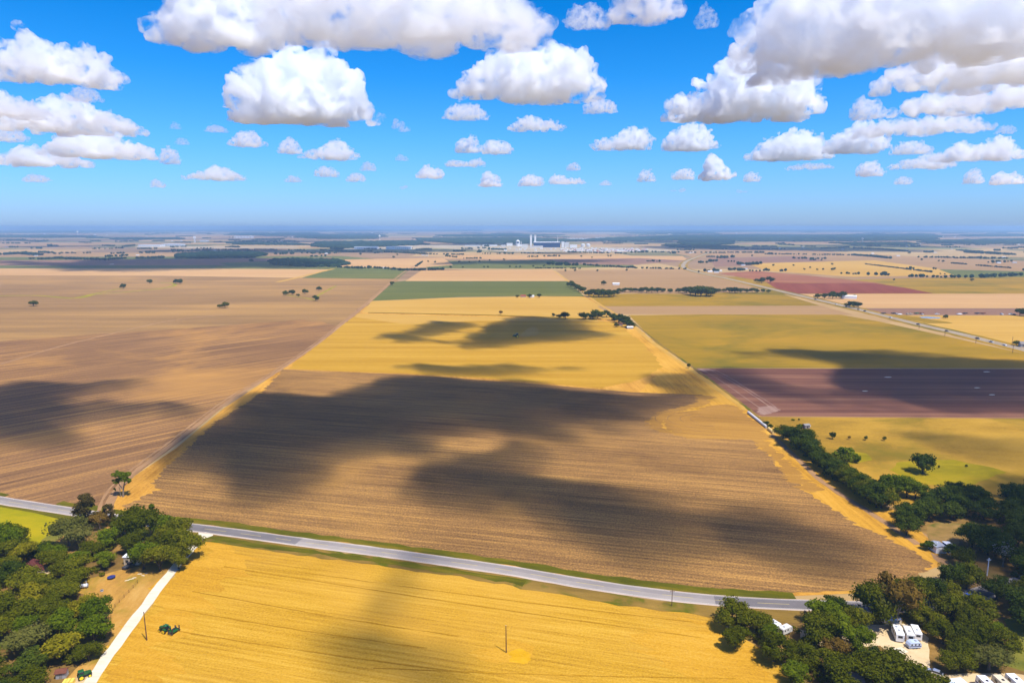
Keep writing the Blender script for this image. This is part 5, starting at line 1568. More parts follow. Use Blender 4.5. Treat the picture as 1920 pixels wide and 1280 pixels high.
for i, (x, y, a, l) in enumerate([(238, 1088, 20, 1.4), (246, 1085.5, 24, 1.6), (252, 1083, 18, 1.2), (262, 1076, 10, 1.5), (268, 1079, -15, 1.2), (274, 1075, 5, 1.0)]):
    o = empty('board', tuple(at(x, y)), R(a), '%s pale board lying in the dry yard, counted from the trampoline' % NTH[i], 'board', 'boards lying in the yard')
    mb = MB(); mb.box(-l / 2, l / 2, -.16, .16, .03, .13); mb.box(-l / 2 + .2, l / 2 - .3, .18, .4, .02, .1); mb.build('plank', P_PALEW, o)
# wire fence of the yard
fl = [at(*p) for p in [(258, 1093), (250, 1102), (242, 1111), (233, 1120), (224, 1129), (216, 1138), (211, 1148)]]
f0 = empty('wire_fence', tuple(fl[0]), 0, 'thin wire fence on brown posts running down the dry yard', 'fence')
for a in fl:
    mb = MB(); q = a - fl[0]
    mb.tube((q.x, q.y, 0), (q.x, q.y, 1.25), .06); mb.build('post', P_WOOD, f0)
mb = MB()
for a, b in zip(fl, fl[1:]):
    for hgt in (.4, .8, 1.15):
        mb.tube((a.x - fl[0].x, a.y - fl[0].y, hgt), (b.x - fl[0].x, b.y - fl[0].y, hgt), .012, n=4)
mb.build('wire', P_STEEL, f0)


# ---- tractors
def wheel(root, x, y, r, w, rimmat=None, name='wheel'):
    mb = MB()
    n = 18
    prof = [(.55 * r, -w / 2), (.9 * r, -w / 2), (r, -w * .3), (r, w * .3), (.9 * r, w / 2), (.55 * r, w / 2)]
    for rr, yy in prof:
        for k in range(n):
            t = 2 * math.pi * k / n
            lug = 1.0 + (.04 if k % 2 else 0) * (rr > .95 * r)
            mb.v.append((x + rr * lug * math.cos(t), y + yy, r + rr * lug * math.sin(t)))
    for j in range(len(prof) - 1):
        for k in range(n):
            mb.f.append((j * n + k, j * n + (k + 1) % n, (j + 1) * n + (k + 1) % n, (j + 1) * n + k)); mb.m.append(0)
    wh = mb.build(name, P_BLACK, root)
    rb = MB()
    rb.tube((x, y - w * .53, r), (x, y + w * .53, r), .66 * r, n=16)
    rb.build('rim', rimmat or P_TYEL, wh)
    return wh


def tractor(loc, rz, label, s=1.0):
    t = empty('tractor', tuple(loc), rz, label, 'tractor')
    t.scale = (s, s, s)
    mb = MB()                                   # forward is +x
    mb.prism([(-.2, .95), (1.95, .95), (2.0, 1.25), (1.9, 1.62), (.3, 1.8), (-.2, 1.8)], -.36, .36)
    mb.box(-1.0, .1, -.34, .34, .7, 1.25)
    mb.build('hood', P_TGREEN, t)
    mb = MB(); mb.box(-.9, 2.1, -.26, .26, .55, .95); mb.build('chassis', P_STEEL, t)
    cb = MB(); cb.box(-1.15, .1, -.66, .66, 1.25, 2.35, top=(.1, .06)); cb.build('cab', P_GLASS, t)
    cr = MB(); cr.box(-1.25, .2, -.72, .72, 2.352, 2.5, top=(.08, .08)); cr.build('cab_roof', P_TGREEN, t)
    for sg in (-1, 1):
        fm = MB(); fm.prism([(-1.35, 1.25), (-1.2, 1.62), (-.6, 1.72), (-.1, 1.5), (-.1, 1.42), (-.6, 1.62), (-1.15, 1.54), (-1.28, 1.25)], sg * .95 - .28, sg * .95 + .28)
        fm.build('fender', P_TGREEN, t)
        wheel(t, -.65, sg * 1.0, .78, .46, name='rear_wheel')
        wheel(t, 1.45, sg * .82, .52, .32, name='front_wheel')
    ex = MB(); ex.tube((.75, -.2, 1.7), (.75, -.2, 2.5), .05); ex.build('exhaust', P_STEEL, t)
    return t


tractor(at(310, 1184) + Vector((-.1, 0, 0)), R(158), 'green tractor with yellow wheels hitched to a folded implement in the golden stubble', .95)
tractor(at(157, 1270), R(40), 'green tractor with big black tyres parked at the wood edge by the white drive', .95)
tractor(at(968, 632.5), R(182), 'distant tractor working the golden field, trailing dust', 1.9)
t = empty('folded_planter', (-101.4, 187.5, 0), R(158), 'green and black folded planter behind the tractor in the golden stubble', 'planter')
mb = MB(); mb.box(-.9, .9, -1.0, 1.0, .75, .95); mb.box(.9, 2.0, -.08, .08, .55, .7); mb.box(-.6, .6, -.8, .8, .95, 1.35, top=(.15, .1)); mb.build('frame', P_TGREEN, t)
for sg in (-1, 1):
    mb = MB()
    mb.box(-1.0, -.75, sg * 1.25 - .12, sg * 1.25 + .12, .4, 2.1)
    mb.box(.6, .85, sg * 1.25 - .12, sg * 1.25 + .12, .4, 1.7)
    mb.box(-1.0, .85, sg * 1.25 - .08, sg * 1.25 + .08, .9, 1.05)
    for k in range(4):
        mb.tube((-.8 + k * .45, sg * 1.25, .9), (-.8 + k * .45, sg * 1.75, .35), .09, .06)
    mb.build('wing', P_STEEL, t)
    wheel(t, -.2, sg * .75, .42, .25, P_TGREEN)
for k in range(3):
    mb = MB(); mb.lathe([(.16, 1.3), (.26, 1.5), (.26, 1.75), (.1, 1.82)], 10, c=(-.3, -.6 + .6 * k, 0)); mb.build('seed_hopper', P_STEEL, t)


# ---- poles
def pole(px, py, top, label, mat=P_WOOD, arm=True, r=.15, lean=0.0, group=None):
    p = at(px, py)
    rng = math.hypot(p.length, CAM_H)
    h = (py - top) * rng / FPX / math.cos(math.atan2(CAM_H, p.length))
    t = empty('utility_pole', (p.x, p.y, 0), 0, label, 'utility pole', group)
    mb = MB(); mb.tube((0, 0, -.2), (lean, 0, h), r, r * .65, 8); mb.build('shaft', mat, t)
    if arm:
        mb = MB(); mb.box(lean - .75, lean + .75, -.06, .06, h - .75, h - .62)
        mb.build('crossarm', mat, t)
        for x in (-.65, 0, .65):
            mb = MB(); mb.tube((lean + x, 0, h - .62), (lean + x, 0, h - .42), .045); mb.build('insulator', P_TIN, t)
    else:
        mb = MB(); mb.tube((lean, 0, h), (lean, 0, h + .06), r * .7, r * .3); mb.build('cap', P_TIN, t)
    return t


pole(949.3, 1223, 1181, 'bare brown pole alone in the golden stubble field', arm=False, r=.17, lean=-.1)
pole(275.5, 1200, 1158, 'brown pole between the white drive and the green tractor', arm=False, r=.17, lean=-.15)
pole(1259.5, 1136, 1109, 'brown pole on the grass verge in front of the paved road', arm=True, r=.13)
pole(1850.5, 1079, 1053, 'white pole in the clearing beyond the sheds', P_WHITE, arm=True, r=.2)
pole(1827, 1056, 1037, 'dark pole by the meadow behind the blue walled shed', arm=False, r=.12)
for i, (x, y, tp) in enumerate([(1723, 616.5, 610.5), (1771.5, 630, 621.5), (1829.5, 643.5, 633.5), (1898.5, 661.5, 650.5)]):
    pole(x, y, tp, '%s of the poles along the near side of the highway, from far to near' % NTH[i], arm=True, r=.22, group='poles along the highway')
pole(1897.5, 645.5, 634, 'pole across the highway beside the grey house', r=.2)

# ---- irrigation pipe / culvert along the field edge
a, b, c = at(1403, 775), at(1438, 803), at(1451, 814)
t = empty('pipe', tuple(a), 0, 'long pale pipe lying in the ditch at the corner of the maroon field', 'pipe')
mb = MB(); mb.tube((0, 0, .9), tuple(b - a + Vector((0, 0, .8))), .85, n=14); mb.build('pipe_section', P_CONC, t)
mb = MB(); q = b.lerp(c, .25) - a; mb.tube(tuple(q + Vector((0, 0, .9))), tuple(c - a + Vector((0, 0, .9))), 1.0, n=14); mb.build('pipe_section', P_PIPE, t)

# ---- campers
def camper(loc, rz, label, L, W, H, body, name='travel_trailer', stripe=None, rounded=.35, hitch=True, cat='camper', ac=True, wins=3):
    t = empty(name, tuple(loc), rz, label, cat)
    z0 = .45
    rr = rounded
    prof = [(-L / 2, z0), (L / 2, z0), (L / 2, z0 + (H - z0) * .45), (L / 2 - rr * .6, H - rr * .4), (L / 2 - rr * 1.4, H), (-L / 2 + rr * .6, H), (-L / 2, H - rr * .7)]
    mb = MB(); mb.prism(prof, -W / 2, W / 2); mb.build('body', body, t)
    mb = MB()
    for k in range(wins):
        x = -L / 2 + L * (k + .7) / (wins + .4)
        for sg in (-1, 1):
            w = MB(); w.box(x - L * .06, x + L * .06, sg * W / 2 - .02, sg * W / 2 + .025, z0 + (H - z0) * .48, z0 + (H - z0) * .78); w.build('window', P_GLASS, t)
    w = MB(); w.box(-L / 2 - .03, -L / 2 + .02, -W * .28, W * .28, z0 + (H - z0) * .45, z0 + (H - z0) * .75); w.build('window', P_GLASS, t)
    w = MB(); w.box(L * .16, L * .16 + .6, -W / 2 - .035, -W / 2 + .02, z0 + .05, z0 + (H - z0) * .82); w.build('door', P_OFFW, t)
    if stripe:
        w = MB()
        for sg in (-1, 1):
            w.box(-L / 2 + .1, L / 2 - .1, sg * W / 2 - .02, sg * W / 2 + .015, z0 + (H - z0) * .22, z0 + (H - z0) * .38)
        w.build('stripe', stripe, t)
    if ac:
        for x in ((-L * .15,) if L < 6 else (-L * .28, L * .18)):
            w = MB(); w.box(x - .3, x + .3, -.3, .3, H + .001, H + .2, top=(.06, .06)); w.build('roof_vent', P_STEEL if name == 'motorhome' else P_TIN, t)
    for x in ((-.45, .45) if name != 'motorhome' else (-L * .3, L * .34)):
        for sg in (-1, 1):
            w = MB(); w.tube((x, sg * (W / 2 - .25), .33), (x, sg * (W / 2 - .02), .33), .33, n=14); w.build('wheel', P_BLACK, t)
    if hitch:
        w = MB(); w.tube((L / 2, .4, .5), (L / 2 + 1.0, 0, .5), .05); w.tube((L / 2, -.4, .5), (L / 2 + 1.0, 0, .5), .05); w.build('hitch', P_STEEL, t)
    elif name == 'motorhome':
        w = MB(); w.box(L / 2 - .03, L / 2 + .03, -W * .42, W * .42, z0 + (H - z0) * .42, z0 + (H - z0) * .8); w.build('windshield', P_GLASS, t)
    return t


def silver_camper():
    t = empty('travel_trailer', (116.2, 191.9, 0), R(6), 'silver rounded camper parked under the bare trunked trees', 'camper')
    bm = bmesh.new()
    bmesh.ops.create_icosphere(bm, subdivisions=4, radius=1)
    L, W, H = 6.0, 2.2, 2.1
    for v in bm.verts:
        p = v.co
        e = .45
        f = lambda u: math.copysign(abs(u) ** e, u)
        p.x, p.y, p.z = f(p.x) * L / 2, f(p.y) * W / 2, f(p.z) * H / 2 + H / 2 + .4
    me = bpy.data.meshes.new('body'); bm.to_mesh(me); bm.free()
    me.materials.append(P_SILVER)
    me.polygons.foreach_set('use_smooth', [True] * len(me.polygons))
    o = bpy.data.objects.new('body', me); col.objects.link(o); o.parent = t
    for x in (-1.6, -.2, 1.4):
        w = MB(); w.box(x - .4, x + .4, -W / 2 - .02, -W / 2 + .15, 1.4, 1.95); w.build('window', P_GLASS, t)
    w = MB(); w.box(.45, .95, -W / 2 - .02, -W / 2 + .15, .6, 2.1); w.build('door', P_TIN, t)
    w = MB(); w.box(-1.0, -.3, -.35, .35, H + .4, H + .6, top=(.08, .08)); w.build('roof_vent', P_WHITE, t)
    for sg in (-1, 1):
        for x in (-.45, .4):
            w = MB(); w.tube((x, sg * .8, .34), (x, sg * 1.05, .34), .34, n=14); w.build('wheel', P_BLACK, t)


silver_camper()
camper((114.3, 185.2, 0), R(74), 'white fifth wheel camper with blunt nose, first of the three parked side by side', 5.6, 2.2, 2.9, P_WHITE, rounded=.5)
camper((117.4, 185.2, 0), R(74), 'white camper with two dark rear windows, middle of the three parked side by side', 5.4, 2.1, 2.6, P_OFFW, stripe=P_RED)
camper((120.0, 185.8, 0), R(74), 'white camper half under the oaks, last of the three parked side by side', 5.2, 2.0, 2.6, P_WHITE)
camper((115.6, 188.3, 0), R(80), 'cream camper tucked behind the three parked side by side', 4.6, 2.0, 2.5, P_CREAM)
camper((116.2, 180.4, 0), R(184), 'small blue white camper alone on the pale gravel', 3.7, 1.9, 2.05, plain('pale_blue_paint', (.50, .58, .72), .4, .5, var=.06), rounded=.75, stripe=P_STRIPE)
camper(at(1452, 1178), R(120), 'white camper glimpsed between the trees near the paved road', 3.4, 1.8, 2.3, P_WHITE)
camper(at(1472, 1186), R(30), 'white low camper with awning among the trees by the teal tent', 4.2, 1.9, 2.2, P_OFFW)
t = empty('tent', tuple(at(1441, 1176)), R(25), 'small teal tent beside the white camper near the paved road', 'tent')
mb = MB(); mb.prism([(-1.2, 0), (1.2, 0), (.9, 1.2), (0, 1.9), (-.9, 1.2)], -1.3, 1.3); mb.build('canvas', P_TEAL, t)
mb = MB(); mb.box(-.4, .4, -1.34, -1.29, .02, 1.2); mb.build('flap', P_DGREY, t)
camper((124.5, 160.2, 0), R(92), 'white motorhome with dark side, first of three parked below the canopy', 8.2, 2.3, 2.9, P_WHITE, 'motorhome', stripe=P_STRIPE, rounded=.25, hitch=False, cat='motorhome')
camper((128.9, 160.5, 0), R(92), 'cream motorhome in the middle of three parked in a row', 8.2, 2.2, 2.9, P_CREAM, 'motorhome', stripe=P_BEIGE, rounded=.25, hitch=False, cat='motorhome')
camper((132.8, 161.0, 0), R(92), 'white motorhome with two roof vents, last of three parked in a row', 8.2, 2.3, 2.9, P_WHITE, 'motorhome', stripe=P_TIN, rounded=.25, hitch=False, cat='motorhome')
t = empty('carport', (115.4, 159.2, 0), R(8), 'carport with pale flat roof at the bottom edge by the motorhomes', 'carport')
mb = MB(); mb.prism([(-2.8, 3.35), (2.8, 3.45), (2.8, 3.57), (-2.8, 3.47)], -2.6, 2.6); mb.build('roof', plain('pale_tin', (.62, .66, .70), .5, .4, var=.05), t)
for x in (-2.5, 2.5):
    for y in (-2.3, 2.3):
        mb = MB(); mb.box(x - .07, x + .07, y - .07, y + .07, 0, 3.4); mb.build('post', P_TIN, t)
t = empty('house', (90.2, 163.8, 0), R(-8), 'house with grey shingled roof among the camper trees', 'house')
gable(t, 4.6, 3.6, 2.5, 1.0, P_OFFW, P_SHINGLE, ridge='x')


# ---- cars
def car(loc, rz, label, paint, group, cat='car', s=.9, kind='car', parts=True):
    t = empty('pickup_truck' if kind == 'pickup' else 'parked_car' if 'park' in label else 'car', tuple(loc), rz, label, cat, group)
    t.scale = (s, s, s)
    mb = MB()
    if kind == 'pickup':
        mb.prism([(-2.7, .45), (2.7, .45), (2.75, .8), (2.6, 1.05), (1.4, 1.15), (-2.7, 1.15)], -.95, .95)
        cb = MB(); cb.prism([(-.5, 1.152), (1.45, 1.152), (.85, 1.85), (-.4, 1.85)], -.82, .82)
    else:
        mb.prism([(-2.2, .4), (2.2, .4), (2.25, .7), (2.1, .92), (1.1, 1.0), (-2.0, 1.02), (-2.25, .85)], -.9, .9)
        cb = MB(); cb.prism([(-1.9, 1.022), (1.15, 1.002), (.45, 1.52), (-1.3, 1.55)], -.78, .78)
    mb.build('body', paint, t)
    c = cb.build('cabin', P_GLASS, t)
    rb = MB()
    if kind == 'pickup':
        rb.box(-.38, .82, -.8, .8, 1.852, 1.9)
    else:
        rb.box(-1.25, .42, -.76, .76, 1.556, 1.6)
    rb.build('roof', paint, t)
    for x in (-1.45, 1.4):
        for sg in (-1, 1):
            w = MB(); w.tube((x, sg * .7, .34), (x, sg * .93, .34), .34, n=12); w.build('wheel', P_BLACK, t)
    return t


def on_highway(px, py):
    p = at(px, py)
    i = min(range(len(HWY) - 1), key=lambda k: (HWY[k] - p).length)
    d = (HWY[i + 1] - HWY[i]).normalized()
    n = Vector((-d.y, d.x, 0))
    off = (p - HWY[i]).dot(n)
    off = max(-5.0, min(5.0, off))
    off = 3.4 if off >= 0 else -3.4
    q = HWY[i] + d * (p - HWY[i]).dot(d) + n * off
    return Vector((q.x, q.y, .165)), math.atan2(d.y, d.x) + (0 if off < 0 else math.pi)


for i, (x, y, pm, kd, lb) in enumerate([
        (1510, 562, P_DGREY, 'car', 'dark speck of a car, farthest up the highway'), (1555, 571, P_WHITE, 'car', 'white car on the highway by the low tree clump'),
        (1571, 575.5, P_TIN, 'car', 'grey car following the white one past the low tree clump'), (1587, 581, P_DGREY, 'car', 'dark car on the highway just past the low tree clump'),
        (1599, 584, P_DGREY, 'pickup', 'dark pickup behind the dark car near the low tree clump'), (1652, 596, P_WHITE, 'pickup', 'bright white pickup on the highway before the green strip'),
        (1706, 609, P_DGREY, 'pickup', 'black pickup on the highway left of the first pole'), (1761, 621.5, P_DGREY, 'car', 'small dark car on the highway between the first two poles'),
        (1823, 635.5, P_DGREY, 'pickup', 'black truck on the highway beside the third pole'), (1851, 642, P_TIN, 'pickup', 'silver pickup on the highway ahead of the white car'),
        (1869, 648, P_WHITE, 'car', 'white car closest to the camera on the highway')]):
    p, a = on_highway(x, y)
    car(p, a, lb, pm, 'cars on the highway', s=1.0, kind=kd)
p = at(182, 966.5); car((p.x, p.y, .12), R(-14), 'grey white pickup on the paved road between the dark cedars', P_OFFW, None, 'pickup', .95, 'pickup')
p = at(1646, 1136.5); car((p.x, p.y, .12), R(-4), 'white pickup on the road bend behind the camper trees', P_WHITE, None, 'pickup', .95, 'pickup')
p = at(1664, 1137.5); car((p.x, p.y, .12), R(-4), 'dark car following the white pickup on the road bend', P_DGREY, None, 'car', .95)
p = at(1817, 1121); car((p.x, p.y, .12), R(20), 'blue grey car in shade on the road past the camper wood', P_BLUE, None, 'car', .95)
p = at(243, 1063); car((p.x, p.y, .09), R(70), 'dark pickup parked below the white roofed house', P_DGREY, None, 'pickup', .9, 'pickup')
p = at(1752, 1264); car((p.x, p.y, .09), R(140), 'silver car parked under trees left of the pale carport', P_SILVER, None, 'car', .9)
p = at(1722, 1262); car((p.x, p.y, .09), R(150), 'grey car parked under trees at the end of the gravel lot', P_TIN, None, 'car', .9)

# rows of parked machines along the far side of the highway
ROWP = [(1657, 588.5, P_STEEL, 'trailer'), (1676, 588.5, P_STEEL, 'trailer'), (1681, 589.5, P_WHITE, 'car'), (1687, 590.5, P_WHITE, 'trailer'), (1701, 589.5, P_CREAM, 'car'), (1708, 589.5, P_CREAM, 'car'), (1719, 588.5, P_TGREEN, 'trailer'), (1728, 588.5, P_RUST, 'trailer'), (1729, 590, P_WHITE, 'car'), (1757, 589.5, P_WHITE, 'car'),
        (1799, 590, P_WHITE, 'trailer'), (1810, 588.5, P_STEEL, 'trailer'), (1833, 588.5, P_STEEL, 'trailer'), (1844, 588.5, P_RUST, 'trailer'), (1878, 590, P_WHITE, 'pickup'), (1895, 590, P_WHITE, 'pickup'), (1901, 590.5, P_DGREY, 'car')]


def trailer(loc, rz, label, mat, group):
    t = empty('flatbed_trailer', tuple(loc), rz, label, 'trailer', group)
    mb = MB(); mb.box(-4.0, 4.0, -1.1, 1.1, .8, 1.0); mb.box(-3.9, -3.7, -1.1, 1.1, 1.0, 1.9); mb.box(-2.2, 2.6, -1.0, 1.0, 1.0, 2.0, top=(.4, .2)); mb.build('bed', mat, t)
    mb = MB(); mb.tube((4.0, 0, .85), (5.2, 0, .6), .09); mb.build('drawbar', P_STEEL, t)
    for x in (-1.6, -.6):
        for sg in (-1, 1):
            w = MB(); w.tube((x, sg * .8, .42), (x, sg * 1.08, .42), .42, n=10); w.build('wheel', P_BLACK, t)


for i, (x, y, pm, kd) in enumerate(ROWP):
    lb = '%s %s in the row parked along the gold field, counted from the highway' % (NTH[i], {'trailer': 'trailer or machine', 'car': 'vehicle', 'pickup': 'pickup'}[kd])
    if kd == 'trailer':
        trailer(at(x, y), R(3), lb, pm, 'machines parked along the gold field')
    else:
        car(at(x, y), R(3 if i % 2 else 80), lb, pm, 'machines parked along the gold field', 'vehicle', 1.2, kd)
t = empty('house', tuple(at(1921, 650)), R(-20), 'grey house cut by the picture edge beside the highway', 'house')
gable(t, 9, 8, 3.2, 2.2, P_TIN, P_SHINGLE, ridge='x')

# ---- farm buildings in the middle distance
t = empty('ruined_shed', tuple(at(1511, 802)), R(15), 'small ruined grey shed with pale sheets lying about in the pasture', 'shed')
gable(t, 3.4, 3.0, 2.0, .6, P_GREYW, P_GREYW, ridge='x', wins=False)
mb = MB(); mb.box(-.4, .4, -1.55, -1.49, .02, 1.6); mb.build('door', P_STEEL, t)
for i, (x, y) in enumerate([(1516, 800), (1510, 796.5)]):
    o = empty('roofing_sheet', tuple(at(x, y)), R(20 * i), '%s pale roofing sheet lying %s the ruined shed' % (('bigger', 'beside') if i == 0 else ('thinner', 'behind')), 'roofing sheet')
    mb = MB(); mb.prism([(-1.3, .12), (1.3, .5), (1.3, .56), (-1.3, .18)], -.8, .8); mb.build('sheet', P_PALEW, o)


def farm(px, py, w, d, h, label, wall=P_WHITE, roof=P_WHITE, rz=0, name='barn', cat='barn', ridge='x', group=None, rise=None):
    t = empty(name, tuple(at(px, py)), R(rz), label, cat, group)
    return gable(t, w, d, h, rise or h * .4, wall, roof, ridge=ridge, wins=False)


farm(1155, 534, 14, 7, 3.2, 'low white barn alone in the pinkish field beside a round tree', rz=-4)
farm(981, 557, 9, 6, 2.6, 'red roofed house of the tiny farmstead under the green field', P_BRICKP, P_RED, name='house', cat='house')
farm(997, 557.3, 8, 6, 2.6, 'white house of the tiny farmstead under the green field', name='house', cat='house')
farm(1592, 559.5, 22, 12, 4, 'long white roofed barn of the homestead below the red field', rz=-20)
farm(1181, 616, 7, 4, 2, 'pale shed at the foot of the tree row below the farm clump', P_TIN, P_WHITE, name='shed', cat='shed')
farm(1163, 610, 5, 4, 2, 'dark little hut on the bare patch below the farm clump', P_GREYW, P_RUST, name='shed', cat='shed')

# ---------------------------------------------------------------- the far plain
M_YARDF = field_mat('pale_yard', srgb(166, 146, 112), srgb(186, 166, 132), srgb(206, 188, 156), patch=.01, streak=(.004, .004), contrast=.8)
M_WOODF = leaf_mat('far_woodland', lin(.012, .028, .014), lin(.022, .046, .020), lin(.038, .066, .024))


def px_m(py):
    return at(960, py).y / FPX


def lump(V, F, c, rx, ry, rz, rs):
    ico = [(0, 0, 1), (.894, 0, .447), (.276, .851, .447), (-.724, .526, .447), (-.724, -.526, .447), (.276, -.851, .447),
           (.724, .526, -.447), (-.276, .851, -.447), (-.894, 0, -.447), (-.276, -.851, -.447), (.724, -.526, -.447), (0, 0, -1)]
    icf = [(0, 1, 2), (0, 2, 3), (0, 3, 4), (0, 4, 5), (0, 5, 1), (1, 6, 2), (2, 7, 3), (3, 8, 4), (4, 9, 5), (5, 10, 1), (2, 6, 7), (3, 7, 8), (4, 8, 9), (5, 9, 10), (1, 10, 6), (11, 7, 6), (11, 8, 7), (11, 9, 8), (11, 10, 9), (11, 6, 10)]
    b = len(V)
    for v in ico:
        k = rs.uniform(.75, 1.2)
        V.append((c[0] + v[0] * rx * k, c[1] + v[1] * ry * k, max(0.0, c[2] + v[2] * rz * k)))
    F += [tuple(i + b for i in f) for f in icf]


def belt(pts, depth, h, gap=0.0, seed=0, name='distant_treeline'):
    """a far line of trees that reads as one mass"""
    rs = random.Random(seed)
    V, F = [], []
    P = [at(*p) for p in pts]
    for a, b in zip(P, P[1:]):
        L = (b - a).length
        n = max(1, int(L / (h * .75)))
        for i in range(n):
            if rs.random() < gap:
                continue
            for _ in range(max(1, int(depth / (h * .9)))):
                p = a.lerp(b, (i + rs.random()) / n) + Vector((rs.uniform(-.5, .5) * h, rs.uniform(-.5, .5) * depth, 0))
                k = rs.uniform(.6, 1.15)
                lump(V, F, (p.x, p.y, h * .5 * k), h * .62 * k, h * .62 * k, h * .52 * k, rs)
    o = link_mesh(name, V, F, M_WOODF)
    o['kind'] = 'stuff'
    return o


def woodland(poly, h, cell, seed=0):
    rs = random.Random(seed)
    P = [tuple(at(*p).xy) for p in poly]
    xs, ys = [p[0] for p in P], [p[1] for p in P]
    V, F = [], []
    y = min(ys)
    while y < max(ys):
        x = min(xs) + rs.random() * cell
        while x < max(xs):
            if in_poly(x, y, P) and rs.random() < .9:
                k = rs.uniform(.7, 1.2)
                lump(V, F, (x + rs.uniform(-.3, .3) * cell, y + rs.uniform(-.4, .4) * cell, h * .4), cell * .75 * k, cell * .75, h * .6 * k, rs)
            x += cell
        y += cell * 1.2
    o = link_mesh('distant_woodland', V, F, M_WOODF)
    o['kind'] = 'stuff'
    return o


for i, (pl, h, c) in enumerate([
        ([(1040, 453), (1140, 447), (1280, 441.5), (1420, 440), (1600, 441), (1740, 438.5), (1765, 444), (1735, 451.5), (1560, 453), (1420, 453.5), (1340, 451), (1240, 452)], 14, 75),
        ([(1280, 452), (1370, 451), (1372, 458), (1330, 461), (1270, 456)], 12, 40),
        ([(1740, 451.5), (1930, 448), (1940, 457), (1830, 458), (1730, 455)], 12, 55),
        ([(596, 454), (780, 452.5), (800, 459), (720, 463), (640, 466), (590, 463)], 12, 42),
        ([(560, 441), (660, 439.5), (720, 441), (700, 448), (600, 448), (555, 446)], 13, 80),
        ([(780, 447), (980, 446), (1100, 451), (980, 457), (860, 457), (790, 452)], 11, 65),
        ([(-30, 433), (180, 431.5), (185, 436), (60, 437), (-30, 437)], 16, 240),
        ([(190, 432), (420, 430), (900, 431), (890, 433.5), (500, 434.5), (210, 435)], 16, 330),
        ([(1000, 432.5), (1500, 431), (1930, 432), (1930, 435.5), (1500, 434.5), (1000, 435.5)], 16, 330),
        ([(440, 437), (590, 436), (600, 441), (520, 443), (430, 441)], 14, 120),
        ([(0, 442), (90, 441), (180, 443), (100, 446), (0, 446)], 12, 75),
        ([(205, 447), (330, 446), (345, 449), (220, 450)], 11, 55),
        ([(820, 441), (960, 439), (1060, 441), (980, 444), (840, 444)], 13, 95),
        ([(1180, 436.5), (1330, 436), (1340, 438.5), (1200, 439)], 14, 150),
        ([(1560, 456), (1700, 455), (1720, 459), (1600, 460)], 10, 32),
        ([(1800, 440), (1930, 439), (1930, 443), (1820, 444)], 12, 95),
        ([(420, 455), (560, 457), (590, 460), (450, 459)], 10, 34),
        ([(1240, 460), (1290, 459), (1400, 464), (1330, 466), (1260, 464)], 10, 26),
        ([(505, 489), (560, 486), (640, 489), (655, 497), (620, 501), (560, 500), (510, 497)], 9, 17),
        ([(335, 477), (400, 473), (480, 473), (500, 479), (470, 484), (380, 485), (330, 484)], 9, 19)]):
    woodland(pl, h, c, i + 40)
